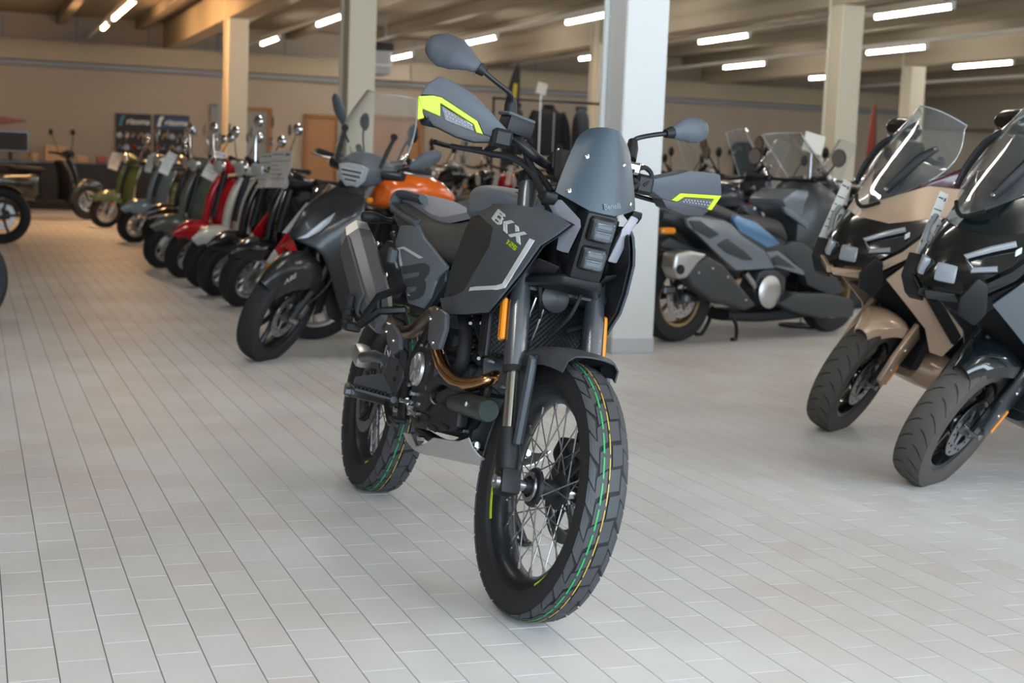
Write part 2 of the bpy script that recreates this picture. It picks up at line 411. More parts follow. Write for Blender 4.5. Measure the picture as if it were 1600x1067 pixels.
# luminaires: trays along V with 1.5 m tubes
rows = {2.0: [20.07, 21.62, 24.1], 4.75: [20.2, 24.65], 7.5: [17.35, 21.7, 26.3], 10.15: [14.07, 18.67, 23.3], 12.88: [18.42, 23.05], 15.42: [19.72, 24.3], 18.2: [20.6]}
for u in rows:      # the rows run on over the part of the hall the camera stands in
    v = min(rows[u])-4.6
    while v > -2.2: rows[u].append(v); v -= 4.6
rows[2.0] = [q for q in rows[2.0] if q > 19 or q < 11.5]; rows[-.75] = [1.5, 6.1]  # side aisle row is added out of view to brighten the left foreground
for u, L in rows.items():
    r = rstruct('trim_%d' % (30+int(u)), MB().box((u, 14+V1R/2-.2, 3.09), (.07, V1R-1, .05)), 'lamp_body')
    for v in L:
        ln = 1.5 if v != 24.1 else 1.0
        warm = u < 3 and v > 19
        where = {2.0: 'near the accessory boards', 4.75: 'behind the scooter row', 7.5: 'in the row beside the white column', 10.15: 'in the row beside the cream column pair',
                 12.88: 'in the row between cream columns', 15.42: 'beyond the farthest cream column', 18.2: 'above the maxi scooters', -.75: 'added over the side aisle'}[u]
        far_ = len(L)-sorted(L).index(v)
        nth = {1: 'nearest the back wall', 2: 'second from the back wall', 3: 'third from the back wall'}.get(far_, '%dth from the back wall' % far_)
        lab = '%s tube light, %s, %s' % ('warm white' if warm else 'white', nth, where)
        t = thing('tube_light', lab, 'ceiling light', ROOM @ Matrix.Translation((u, v+ln/2, 3.0)), 'fluorescent tube lights in rows')
        obj('housing', MB().box((0, 0, .043), (.075, ln, .04), .006), 'lamp_body', t)
        obj('tube', MB().body([(-ln/2+.01, 0, 0, .028, .028), (ln/2-.01, 0, 0, .028, .028)], 12, 'y', 2), 'tube_warm' if warm else 'tube_light', t)
        for s_ in (-1, 1): obj('end_cap', MB().box((0, s_*(ln/2-.006), .005), (.06, .014, .07), .003), 'lamp_body', t)
# ================================================================== shared vehicle materials
mat('rubber', '1d1d20', .72, noise=.12, nscale=30, bump=.2, bscale=500); mat('rubber_dusty', '4a443e', .8, noise=.2, nscale=25)
mat('tread_rubber', '3d3e41', .6, noise=.12, nscale=40)
mat('black_plastic', '17181b', .5, spec=.4, bump=.2, bscale=900); mat('black_matte', '141416', .75); mat('black_gloss', '101114', .18, coat=.6)
mat('black_metal', '17181b', .42, metal=.2); mat('cast_black', '2c2d31', .5, metal=.4, noise=.25, nscale=40, bump=.3, bscale=250)
mat('chrome', 'd6d8da', .12, metal=1); mat('steel', 'b9bbbd', .28, metal=1); mat('alloy', 'c7c8c8', .35, metal=.9, noise=.05); mat('alloy_dark', '6b6e72', .4, metal=.8)
mat('bolt_steel', 'd0d2d2', .25, metal=1); mat('mirror_glass', 'c3cbd2', .03, metal=1)
mat('amber', 'e58a14', .3, coat=.4); mat('red_lens', 'a8121c', .2, coat=.6); mat('lime', 'b7d416', .4)
mat('paper', 'e9e8e4', .8); mat('ink', '5a5c60', .8)
glassy('clear_screen', (.96, .97, .975), 1.5, .02, .06); glassy('smoke_screen', (.62, .66, .68), 1.2, .02, .04, '6b7378'); glassy('lens_clear', (.95, .96, .97), 1.0, .03, .08)
mat('lens_inner', 'd4d9de', .3, metal=.6); mat('gold_disc', 'a5906f', .35, metal=.9)

def tyre_profile(R, hw, hgt, flat=.55):
    """closed ring profile (radius, axial) of a tyre: R outer radius, hw half width, hgt section height"""
    p = [(R-hgt, -hw*.62), (R-hgt*.9, -hw*.86), (R-hgt*.62, -hw), (R-hgt*.36, -hw*.96)]
    for t in (-70, -50, -30, -12, 12, 30, 50, 70):
        a = R_(t); p.append((R-hgt*.30*(1-math.cos(a)**flat if math.cos(a) > 0 else 1), hw*.97*math.sin(a)))
    p += [(R-hgt*.36, hw*.96), (R-hgt*.62, hw), (R-hgt*.9, hw*.86), (R-hgt, hw*.62)]
    return p
def ring(mb, r, w_, th, c=(0, 0, 0), y=0.0, seg=40, a0=0, a1=2*math.pi):
    return mb.lathe([(r-th, y-w_/2), (r, y-w_/2), (r, y+w_/2), (r-th, y+w_/2)], c, (0, 1, 0), seg, True, a0, a1)
def disc_mb(c, y, ro, ri, th=.004, seg=36, holes=True):
    mb = MB().lathe([(ri, y-th/2), (ro, y-th/2), (ro, y+th/2), (ri, y+th/2)], c, (0, 1, 0), seg, True)
    return mb

# ================================================================== the trail bike in front
F = Fr(-.45, 4.77, -69.5, 10)
BK = thing('trail_motorcycle', 'matte dark grey trail motorcycle with lime accents and wire wheels on the open floor', 'motorcycle', F.M)
def P(x, y, lat): return F.px(x, y, lat)
def poly(pts, lat): return [P(q[0], q[1], q[2] if len(q) > 2 else lat) for q in pts]
mat('bk_dark', '4c5158', .48, spec=.4, bump=.06, bscale=1500); mat('bk_grey', '6e7680', .48, spec=.4, bump=.06, bscale=1500); mat('bk_panel', '272e32', .45); mat('bk_low', '3d3e42', .5)
mat('bk_b', '3f464b', .5); mat('bk_white', 'd9dcdd', .45); mat('bk_drl', '9a9aa4', .4); mat('seat_top', '8b8d96', .75, bump=.25, bscale=1200); mat('seat_side', '4f4b48', .6, bump=.15, bscale=1200)
mat('bk_visor', '3c4852', .3, spec=.5); mat('shield_grey', '5c5c62', .45, metal=.2); mat('muffler_dark', '6c6c70', .38, metal=.4); mat('bronze_pipe', 'b08760', .25, metal=1, noise=.25, nscale=14); mat('header_tan', '9b8a7c', .3, metal=1, noise=.15, nscale=20)
mat('canister', '3d4744', .4, metal=.5); mat('skid_alloy', 'c9c8c6', .38, metal=.75, noise=.04); mat('fork_outer', '7d8087', .25, metal=.85); mat('rim_black', '2b2e33', .32, metal=.4); mat('spoke_steel', 'a9aaac', .3, metal=1); mat('green_mark', '1fa155', .5); mat('yellow_mark', 'c6a53c', .5)

def wire_wheel(root, c, Rt, hw, rim_r, W, disc_side, nsp=36, tread_n=34, marks=True, arcs=((62, 150), (238, 298))):
    """tyre, tread, rim, hub, spokes; built round the axle at c, W turns it into the bike frame"""
    c = Vector(c); T = Matrix.Translation(c) @ W
    def put(n, mb, m, par=root, **k): return obj(n, mb.xf(T), m, par, **k)
    hgt = Rt-rim_r
    ty = put('tyre', MB().lathe(tyre_profile(Rt-.004, hw, hgt), seg=72, closed=True), 'rubber')
    # tread blocks standing 5 mm proud with open grooves between
    def surf(th, s, h):
        a = s/(hw*1.02); a = max(-1.25, min(1.25, a)); r = Rt-.0045-hgt*.30*(1-max(0.02, math.cos(a))**.55)+h*math.cos(a)
        y = hw*.97*math.sin(a)+h*math.sin(a); return Vector((r*math.sin(th), y, r*math.cos(th)))
    tr = MB(); da = 2*math.pi/tread_n; sw = hw*1.18
    rowsT = [(-1.0, -.56, .0, .50, .0), (-.51, -.06, .35, .0, .5), (.0, .46, .5, .35, .0), (.52, 1.0, .1, .55, .5)]
    for s0, s1, k0, k1, off in rowsT:
        for i in range(tread_n):
            zz = .05*(1 if i % 2 else -1); g = .075
            t0 = (i+off)*da; q = []
            sa, sb = (s0+zz)*sw if abs(s0) < .99 else s0*sw, (s1+zz)*sw if abs(s1) < .99 else s1*sw
            for h in (0.0, .005):
                for j in range(4):
                    f = j/3; s_ = sa+(sb-sa)*f; sk = (k0+(k1-k0)*f)*da
                    q.append(surf(t0+sk+g*da, s_, h)); q.append(surf(t0+sk+(1-g)*da, s_, h))
            fs = []
            for j in range(3): fs += [(8+2*j, 9+2*j, 11+2*j, 10+2*j), (2*j, 2*j+2, 8+2*j+2, 8+2*j), (2*j+1, 8+2*j+1, 8+2*j+3, 2*j+3)]
            fs += [(0, 8, 9, 1), (6, 7, 15, 14)]; tr.add(q, fs)
    put('tread', tr, 'tread_rubber', ty, smooth=0)
    if marks:
        for s_, m, wd, dash in ((-.30*sw, 'green_mark', .0035, True), (-.06*sw, 'yellow_mark', .0022, True)):
            mb = MB()
            for i in range(tread_n):
                n = 3; t0 = i*da+(.10*da if dash else 0); t1 = (i+1)*da-(.06*da if dash else 0)
                for j in range(n):
                    a, b = t0+(t1-t0)*j/n, t0+(t1-t0)*(j+1)/n
                    lo = [surf(a, s_-wd/2, .0052), surf(a, s_+wd/2, .0052), surf(b, s_+wd/2, .0052), surf(b, s_-wd/2, .0052)]
                    hi = [surf(a, s_-wd/2, .0058), surf(a, s_+wd/2, .0058), surf(b, s_+wd/2, .0058), surf(b, s_-wd/2, .0058)]
                    mb.add(lo+hi, [(0, 3, 2, 1), (4, 5, 6, 7), (0, 1, 5, 4), (2, 3, 7, 6), (0, 4, 7, 3), (1, 2, 6, 5)])
            put('tread_stripe', mb, m, ty, smooth=0, label='thin %s moulding stripe round the tread' % ('green' if 'green' in m else 'yellow'))
    y0 = hw*.66
    rim = put('rim', MB().lathe([(rim_r-.016, -y0+.004), (rim_r+.002, -y0), (rim_r+.004, -y0+.004), (rim_r-.006, -y0+.012), (rim_r-.022, -y0*.42), (rim_r-.022, y0*.42), (rim_r-.006, y0-.012), (rim_r+.004, y0-.004), (rim_r+.002, y0), (rim_r-.016, y0-.004), (rim_r-.032, y0*.45), (rim_r-.036, 0), (rim_r-.032, -y0*.45)], seg=72, closed=True), 'rim_black')
    for a0, a1 in arcs:
        mb = MB().lathe([(rim_r-.0085, -y0-.0008), (rim_r-.0005, -y0-.0014), (rim_r-.0005, -y0+.001), (rim_r-.0085, -y0+.002)], (0, 0, 0), (0, 1, 0), 24, True, R_(a0), R_(a1))
        put('rim_tape', mb, 'lime', rim, label='lime rim tape')
    hub = put('hub', MB().lathe([(.0, -.058), (.018, -.058), (.020, -.040), (.046, -.038), (.048, -.030), (.026, -.024), (.024, .024), (.040, .028), (.046, .034), (.046, .040), (.02, .044), (0, .058)], seg=28), 'cast_black')
    put('bearing_ring', MB().lathe([(.026, -.048), (.036, -.048), (.036, -.042), (.026, -.042)], seg=28, closed=True), 'steel', hub)
    me = None
    for i in range(nsp):
        side = -1 if i % 2 else 1; pair = (i//2) % 2; a = 2*math.pi*i/nsp
        ah = a+(R_(38) if pair else -R_(38)); h = Vector((.043*math.sin(ah), side*.034, .043*math.cos(ah))); e = Vector(((rim_r-.034)*math.sin(a), side*.006, (rim_r-.034)*math.cos(a)))
        nip = e+(h-e).normalized()*.016
        mb = MB().tube([h, nip], .0017, 6).tube([nip, e], .0033, 6); put('spoke', mb, 'spoke_steel', rim, smooth=60)
    d = put('brake_disc', disc_mb((0, 0, 0), disc_side*.062, .122, .088, .004), 'alloy_dark')
    car = MB()
    for i in range(6):
        a = 2*math.pi*i/6; car.tube([(.044*math.sin(a), disc_side*.05, .044*math.cos(a)), (.092*math.sin(a+.35), disc_side*.062, .092*math.cos(a+.35))], [.011, .008], 8)
    put('disc_carrier', car, 'black_metal', d)
    return T
FW = Matrix.Rotation(R_(2.5), 4, 'Z') @ Matrix.Rotation(R_(-1.3), 4, 'X')
T_f = wire_wheel(BK, (1.411, 0, .311), .311, .050, .242, FW, 1)
wire_wheel(BK, (0, 0, .305), .306, .062, .222, Matrix.Identity(4), -1, 36, 30, arcs=((14, 44), (150, 168)))

# ---- fork
A_, B_ = Vector((1.142, -.1, 1.045)), Vector((1.392, -.103, .33))
def fk(t, y=None):
    p = A_.lerp(B_, t); return Vector((p.x, p.y if y is None else y, p.z))
for s in (-1, 1):
    yy = s*.101
    leg = obj('fork_leg', MB().tube([fk(.035, yy), fk(.44, yy), fk(.452, yy), fk(.66, yy)], [.0245, .0255, .0275, .0275], 20), 'fork_outer', BK)
    obj('fork_cap', MB().tube([fk(-.02, yy), fk(.0, yy)], .016, 6).tube([fk(0.0, yy), fk(.035, yy)], .027, 20), 'black_metal', leg)
    obj('cap_screw', MB().tube([fk(-.032, yy), fk(-.018, yy)], .011, 6), 'bolt_steel', leg)
    obj('dust_seal', MB().tube([fk(.655, yy), fk(.672, yy)], .029, 20), 'black_matte', leg)
    obj('stanchion', MB().tube([fk(.66, yy), fk(.87, yy)], .0175, 18), 'chrome', BK)
    low = MB().tube([fk(.855, yy), fk(.95, yy), fk(1.0, yy)], [.027, .029, .026], 16)
    low.box(fk(1.0, yy)+Vector((.016, 0, -.016)), (.062, .052, .062), .012, (0, R_(-19), 0), 2)
    lo = obj('fork_bottom', low, 'black_plastic', BK)
    obj('pinch_slot', MB().box(fk(1.0, yy*1.28)+Vector((.020, 0, .008)), (.03, .003, .006), .001), 'black_matte', lo)
    obj('reflector', MB().box(fk(.50, yy*1.0)+Vector((-.012, s*.034, -.005)), (.024, .014, .105), .004, (0, R_(-19), 0)), 'amber', BK, label='amber side reflector on the fork')
ax = T_f @ Vector((0, -.135, 0)); ax2 = T_f @ Vector((0, .13, 0))
obj('axle', MB().tube([ax, ax2], .0135, 16), 'steel', BK)
obj('axle_end', MB().lathe([(.008, -.002), (.017, -.002), (.017, .008), (.008, .008)], ax, (0, 1, 0), 20, True), 'steel', BK)
obj('front_caliper', MB().box(T_f @ Vector((-.075, .075, .075)), (.085, .05, .06), .012, (0, R_(35), 0), 2).box(T_f @ Vector((-.04, .088, .03)), (.05, .03, .05), .01), 'cast_black', BK)
obj('brake_hose', MB().tube([T_f @ Vector((-.09, .09, .10)), (1.30, .12, .55), (1.24, .10, .75), (1.17, .04, .86)], .0045, 8, sub=6), 'black_matte', BK)
for z, t in ((.93, .15), (.77, .385)):
    p = fk(t, 0); mb = MB().box((p.x-.012, 0, p.z), (.06, .26, .034), .012, (0, R_(-19), 0), 2)
    obj('triple_clamp', mb, 'black_metal', BK)
obj('steering_head', MB().tube([fk(.10, 0)+Vector((-.035, 0, 0)), fk(.42, 0)+Vector((-.035, 0, 0))], .03, 14), 'black_metal', BK)
# ---- front mudguard with its side plates
c0 = Vector((1.411, 0, .311)); Rg = .326
ts = MB(); gr = []
for i in range(19):
    a = R_(-46+i*(46+17)/18); row = []
    lift = .012*max(0, (i-12)/6)
    for y, dr in ((-.090, -.040), (-.086, -.010), (-.066, .006), (-.03, .011), (0, .012), (.03, .011), (.066, .006), (.086, -.010), (.090, -.040)):
        k = 1 if i < 16 else 1-.07*(i-15)
        rr = Rg+dr+lift; row.append(FW @ Vector((rr*math.sin(a), y*k, rr*math.cos(a)))+c0)
    gr.append(row)
fen = obj('mudguard', MB().sheet(gr, .004), 'bk_low', BK, 28)
for s in (-1, 1):
    pts = [(798, 560), (836, 553), (829, 600), (812, 694), (801, 691)]
    pl_ = [P(x, y, -.092) for x, y in pts]
    if s > 0: pl_ = [Vector((p.x, -p.y, p.z)) for p in pl_]
    sp = obj('mudguard_stay', MB().prism(pl_, (0, -s*.010, 0), .002), 'black_plastic', BK)
    edge = [P(x, y, -.093) for x, y in ((834, 556), (838, 562), (831, 602), (813, 695), (808, 694), (825, 600))]
    if s > 0: edge = [Vector((p.x, -p.y, p.z)) for p in edge]
    obj('stay_lip', MB().prism(edge, (0, s*.012, 0), .001), 'bk_dark', sp)
    for x, y in ((803, 610), (800, 640)):
        p = P(x, y, -.093); p.y *= -s if s > 0 else 1
        p = Vector((p.x, s*.095, p.z)); obj('stay_bolt', MB().lathe([(0, 0), (.006, 0), (.006, .004), (0, .005)], p, (0, s, 0), 10), 'bolt_steel', sp)

# ---- visor and lamps
gr = []
NR = 10
for i in range(NR+1):
    t = i/NR; hw_ = .106-.044*t**1.2-(.016*((t-.8)/.2)**2 if t > .8 else 0)
    row = []
    for j in range(13):
        q = -1+j/6; zb = .968+.036*abs(q)**1.3; zt = 1.178-.010*abs(q)**3
        row.append(Vector((1.408-.045*t-.058*q*q*(1-.3*t), q*hw_, zb+(zt-zb)*t)))
    gr.append(row)
vis = obj('visor', MB().sheet([r[::-1] for r in gr], .004), 'bk_visor', BK, 40)
def on_visor(q, t):
    i = t*NR; i0 = min(int(i), NR-1); j = (q+1)*6; j0 = min(int(j), 11); fi, fj = i-i0, j-j0
    a = gr[i0][j0].lerp(gr[i0][j0+1], fj); b = gr[i0+1][j0].lerp(gr[i0+1][j0+1], fj); p = a.lerp(b, fi)
    du = gr[i0][j0+1]-gr[i0][j0]; dv = gr[i0+1][j0]-gr[i0][j0]; return p, du.cross(dv).normalized(), du, dv
for q, t in ((-.62, .60), (.55, .60), (-.78, .10), (.80, .10)):
    p, n, _, _ = on_visor(q, t); n = n if n.x > 0 else -n
    sc = obj('visor_screw', MB().lathe([(0, .0), (.0065, 0), (.0065, .003), (.003, .005), (0, .005)], p, n, 12), 'bolt_steel', vis)
p, n, du, dv = on_visor(.22, .115); n = n if n.x > 0 else -n
obj('visor_lettering', text_mb('Benelli', .019, ax_M(p+n*.0012, du, dv), .0004, 0, .0005), 'bk_grey', vis, 0, label='small pale maker lettering at the foot of the visor')
mat('lamp_black', '101012', .35); mat('bk_lens', '989ea6', .18, metal=.9); 
hb = MB().box((1.365, 0, .90), (.075, .085, .165), .014, (0, R_(12), 0), 2).box((1.32, 0, .90), (.08, .095, .12), .02, None, 2)
obj('visor_frame', MB().prism([(1.325, -.095, 1.0), (1.33, -.05, .955), (1.33, .05, .955), (1.325, .095, 1.0), (1.31, .07, 1.09), (1.31, -.07, 1.09)], (-.02, 0, 0), .005), 'black_plastic', BK)
hl = obj('headlight_housing', hb, 'black_plastic', BK)
for zc, xc in ((.937, 1.412), (.868, 1.392)):
    M = Matrix.Translation((xc, 0, zc)) @ Matrix.Rotation(R_(10), 4, 'Y')
    b = MB().box((0, 0, 0), (.03, .066, .060), .012, None, 3).xf(M); lb = obj('lamp_bezel', b, 'lamp_black', hl)
    obj('lamp_lens', MB().box((.021, 0, 0), (.018, .054, .048), .012, None, 3).xf(M), 'lens_clear', hl)
    rf = MB().box((.019, 0, .010), (.008, .040, .012), .002).box((.019, 0, -.010), (.008, .040, .012), .002).box((.0165, 0, 0), (.004, .047, .041), .006)
    obj('reflector_bowl', rf.xf(M), 'bk_lens', hl)
    obj('lamp_bar', MB().box((.023, 0, 0), (.004, .036, .004), .001).xf(M), 'lamp_black', hl)
for s in (-1, 1):
    out = [(870, 312), (878, 312), (907, 343), (908, 354), (888, 396), (878, 392), (884, 356), (866, 322)]
    pl_ = [P(x, y, -l_) for (x, y), l_ in zip(out, (.098, .092, .054, .052, .052, .058, .066, .098))]
    if s > 0: pl_ = [Vector((p.x, -p.y, p.z)) for p in pl_]
    obj('light_fin', MB().prism(pl_, (-.022, .034 if s > 0 else -.006, 0), .003), 'bk_drl', BK, label='pale lilac-white light fin beside the headlight')
    top = [P(x, y, -.099) for x, y in ((857, 310), (866, 301), (874, 303), (872, 313), (866, 322))]
    if s > 0: top = [Vector((p.x, -p.y, p.z)) for p in top]
    obj('fin_cap', MB().prism(top, (-.01, s*.03, 0), .003), 'black_plastic', BK)
    obj('headlight_bracket', MB().tube([(1.29, s*.09, .97), (1.27, s*.10, .86), (1.24, s*.105, .80)], .009, 8, sub=4), 'black_metal', BK)
    w_ = [(1.36, s*.06, .835), (1.33, s*.105, .845), (1.27, s*.12, .83), (1.20, s*.12, .81), (1.22, s*.10, .80), (1.33, s*.06, .815)]
    obj('cowl_wing', MB().prism(w_, (0, 0, -.006), .002), 'black_plastic', BK)
obj('lower_cowl', MB().prism([(1.37, -.05, .82), (1.37, .05, .82), (1.27, .10, .80), (1.22, .10, .79), (1.22, -.10, .79), (1.27, -.10, .80)], (0, 0, -.025), .006), 'black_plastic', BK)
obj('horn', MB().lathe([(0, 0), (.036, 0), (.04, .006), (.036, .016), (.02, .022), (0, .024)], (1.25, -.015, .755), (1, 0, .1), 24), 'black_metal', BK)
for k, (a, b, c) in enumerate((((1.27, -.07, .80), (1.26, -.05, .74), (1.20, -.02, .70)), ((1.27, .05, .79), (1.27, .03, .72), (1.21, .01, .66)), ((1.26, .09, .80), (1.25, .10, .72), (1.20, .06, .68)))):
    obj('wiring', MB().tube([a, b, c], .005, 7, sub=6), 'black_matte', BK)

# ---- tank shrouds
SV = [(737, 326, -.112), (735, 317, -.118), (775, 318, -.128), (815, 321, -.126), (846, 326, -.118), (872, 336, -.098), (890, 349, -.085),     # 0-6 top edge to nose
      (868, 366, -.105), (842, 383, -.1275), (812, 425, -.145), (788, 455, -.1575), (761, 488, -.165),                                      # 7-11 front edge down
      (727, 491, -.160), (693, 491, -.150), (687, 466, -.140), (700, 416, -.124), (722, 356, -.116),                                      # 12-16 bottom, back edge
      (770, 355, -.153), (765, 384, -.162), (724, 455, -.172), (711, 462, -.166),                                                         # 17-20 edge of the recess
      (800, 350, -.148), (836, 357, -.134), (770, 455, -.169)]
SFc = [(1, 2, 0), (2, 3, 21, 17, 0), (3, 4, 22, 21), (4, 5, 22), (5, 6, 7, 22), (7, 8, 22), (22, 8, 9, 21), (21, 9, 18, 17), (9, 10, 23, 19, 18), (10, 11, 23), (11, 12, 19, 23), (12, 13, 20, 19), (13, 14, 20)]
SV3 = [P(*q) for q in SV]; SFc = [(f[0], f[i], f[i+1]) for f in SFc for i in range(1, len(f)-1)]
for s in (-1, 1):
    vv = [Vector((p.x, p.y if s < 0 else -p.y, p.z)) for p in SV3]
    sh = obj('tank_shroud', MB().shell(vv, SFc, .006), 'bk_dark', BK, 32)
    rec = [Vector((p.x, p.y+.010 if s < 0 else p.y-.010, p.z)) for p in [vv[i] for i in (0, 17, 18, 19, 20, 14, 15, 16)]]
    fan = [(0, 1, 2), (0, 2, 7), (7, 2, 3), (7, 3, 6), (6, 3, 4), (6, 4, 5)]
    obj('shroud_recess', MB().shell(rec, fan, .006), 'bk_panel', sh, 25)
    wl = [(vv[a], rec[b]) for a, b in ((0, 0), (17, 1), (18, 2), (19, 3), (20, 4), (14, 5))]
    mb = MB(); k = [v for ab in wl for v in ab]; mb.add(k, [(2*i, 2*i+1, 2*i+3, 2*i+2) for i in range(5)]); obj('recess_wall', mb, 'bk_panel', sh, 0)
    low = [vv[i] for i in (11, 12, 13, 14, 20, 19, 23)]
    if s < 0:
        # lettering and stripe follow the panel face
        def face_pt(x, y, off=.0030):
            best = None; d = F.I.to_3x3() @ ray(x, y); o = F.I @ CAM0
            for f in SFc:
                for i in range(1, len(f)-1):
                    a, b, c = SV3[f[0]], SV3[f[i]], SV3[f[i+1]]; n = (b-a).cross(c-a)
                    if abs(n.dot(d)) < 1e-9: continue
                    t = n.dot(a-o)/n.dot(d); q = o+d*t
                    u_ = (b-a).cross(q-a).dot(n); v_ = (c-b).cross(q-b).dot(n); w_ = (a-c).cross(q-c).dot(n)
                    if min(u_, v_, w_) > -1e-7 and (best is None or t < best[0]): best = (t, q+n.normalized()*(off if n.y < 0 else -off))
            return best[1] if best else P(x, y, -.15-off)
        cr = lambda X, Y: (740+X/11.86, 310+Y/11.86)
        def deck(name, polys, m, par=sh, th=.0025, lab=None):
            mb = MB()
            for pg in polys:
                q = [face_pt(*cr(*a)) for a in pg]; mb.prism(q, (0, th, 0))
            return obj(name, mb, m, par, 0, label=lab)
        Bq = [[(470, 205), (345, 380), (385, 415), (510, 240)], [(510, 240), (490, 268), (560, 320), (580, 300)], [(470, 275), (450, 300), (535, 362), (552, 338)], [(552, 338), (590, 350), (590, 310), (562, 285), (540, 318)], [(425, 345), (405, 372), (485, 435), (505, 408)],
              [(535, 362), (505, 408), (530, 425), (560, 385)], [(385, 415), (365, 405), (440, 480), (470, 500), (490, 470)], [(485, 435), (470, 500), (515, 490), (535, 450), (525, 420)]]
        deck('letter_b', Bq, 'bk_white', lab='white letter B of the model lettering')
        deck('letter_k', [[(568, 440), (705, 415), (760, 460), (625, 490)], [(568, 440), (625, 490), (632, 655), (568, 600)]], 'bk_white', lab='white angular K of the model lettering')
        deck('letter_x', [[(783, 490), (838, 535), (850, 615), (792, 622)], [(655, 675), (945, 620), (1000, 670), (700, 725)], [(800, 700), (860, 688), (878, 862), (812, 808)]], 'bk_white', lab='white angular X of the model lettering')
        def seg7(x0, y0, pat):
            e1 = (46, 40); e2 = (-30, 38); S_ = []
            def bar(a, b, wd=(.0, .0)):
                return None
            return S_
        dg = []
        ex, ey = (.74, .67), (-.62, .78)
        def stroke(o, a, b, wd=7.5):
            ax_, ay_ = o[0]+ex[0]*a[0]+ey[0]*a[1], o[1]+ex[1]*a[0]+ey[1]*a[1]; bx, by = o[0]+ex[0]*b[0]+ey[0]*b[1], o[1]+ex[1]*b[0]+ey[1]*b[1]
            dx, dy = bx-ax_, by-ay_; l = math.hypot(dx, dy); nx, ny = -dy/l*wd, dx/l*wd; tx, ty = dx/l*wd, dy/l*wd
            dg.append([(ax_-tx+nx, ay_-ty+ny), (bx+tx+nx, by+ty+ny), (bx+tx-nx, by+ty-ny), (ax_-tx-nx, ay_-ty-ny)])
        o1 = (652, 775); stroke(o1, (0, 0), (22, 0)); stroke(o1, (22, 0), (22, 66))
        o2 = (710, 815)
        for a, b in (((0, 0), (48, 0)), ((48, 0), (48, 34)), ((48, 34), (0, 34)), ((0, 34), (0, 68)), ((0, 68), (48, 68))): stroke(o2, a, b)
        o3 = (775, 872)
        for a, b in (((48, 0), (0, 0)), ((0, 0), (0, 34)), ((0, 34), (48, 34)), ((48, 34), (48, 68)), ((48, 68), (0, 68))): stroke(o3, a, b)
        deck('number_125', dg, 'lime', lab='lime number 125 under the lettering')
        strp = [(836, 376), (829, 373), (786, 444), (776, 447), (736, 449), (734, 455), (778, 453), (790, 450)]
        mb = MB()
        for ia, ib, ic, id_ in ((0, 1, 2, 7), (7, 2, 3, 6), (6, 3, 4, 5)):
            a, b, c, d = (Vector(strp[k]) for k in (ia, ib, ic, id_))
            for k in range(10):
                e0, e1, f0, f1 = a.lerp(d, k/10), a.lerp(d, (k+1)/10), b.lerp(c, k/10), b.lerp(c, (k+1)/10)
                mb.prism([face_pt(*x_) for x_ in (e0, f0, f1, e1)], (0, .002, 0))
        obj('shroud_stripe', mb, 'bk_white', sh, 0, label='pale stripe along the shroud edge')
    inner = [Vector((p.x-.004, p.y+(.012 if s < 0 else -.012), p.z)) for p in [vv[i] for i in (6, 7, 8, 9, 10, 11, 12, 13, 14, 0, 2, 4)]]
    obj('shroud_liner', MB().prism(inner, (0, (.004 if s < 0 else -.004), 0)), 'black_matte', sh, 0)
# tank cover between the shrouds
tk = obj('tank_cover', MB().body([(.70, 0, .945, .085, .02), (.73, 0, .955, .105, .045), (.80, 0, .962, .122, .050), (.92, 0, .966, .128, .046), (1.06, 0, .962, .122, .042), (1.17, 0, .950, .11, .035), (1.20, 0, .945, .08, .01)], 28, 'x', 4.2, 3), 'bk_grey', BK, 30)
q = [P(778, 302, -.088), P(806, 300, -.088), P(826, 303, -.088), P(826, 317, -.092), P(787, 315, -.092)]
obj('cover_recess', MB().prism([Vector((p.x, p.y-.016, p.z)) for p in q], (0, .03, 0), .002), 'bk_panel', tk)
obj('fuel_cap', MB().lathe([(0, 0), (.04, 0), (.04, .006), (.03, .010), (0, .010)], (.90, 0, 1.013), (0, 0, 1), 24), 'black_metal', tk)
# ---- seat, side panels, tail
st = obj('seat', MB().body([(.00, 0, .905, .085, .03), (.04, 0, .905, .11, .045), (.2, 0, .88, .122, .055), (.4, 0, .845, .122, .062), (.58, 0, .835, .112, .070), (.70, 0, .850, .095, .075), (.76, 0, .870, .078, .060)], 24, 'x', 3.0, 4), 'seat_side', BK, 40)
tp = []
for i in range(15):
    t = i/14; x = .03+.71*t; zt = [.952, .955, .938, .905, .905, .925, .935][min(6, int(t*6))]; t6 = t*6; k = int(min(5, t6)); zz = [.948, .945, .925, .905, .900, .915, .932]; z = zz[k]+(zz[k+1]-zz[k])*(t6-k)
    wd = .098-.02*t; tp.append([Vector((x, wd*q_, z+.006-.018*abs(q_)**3)) for q_ in (1, .8, .5, .2, -.2, -.5, -.8, -1)])
obj('seat_top', MB().sheet(tp, .02), 'seat_top', st, 40, label='lighter grey seat cover')
PANEL = [(625, 352), (652, 351), (662, 372), (680, 395), (696, 415), (692, 424), (680, 437), (678, 446), (671, 466), (660, 482), (637, 474), (630, 440), (617, 378)]
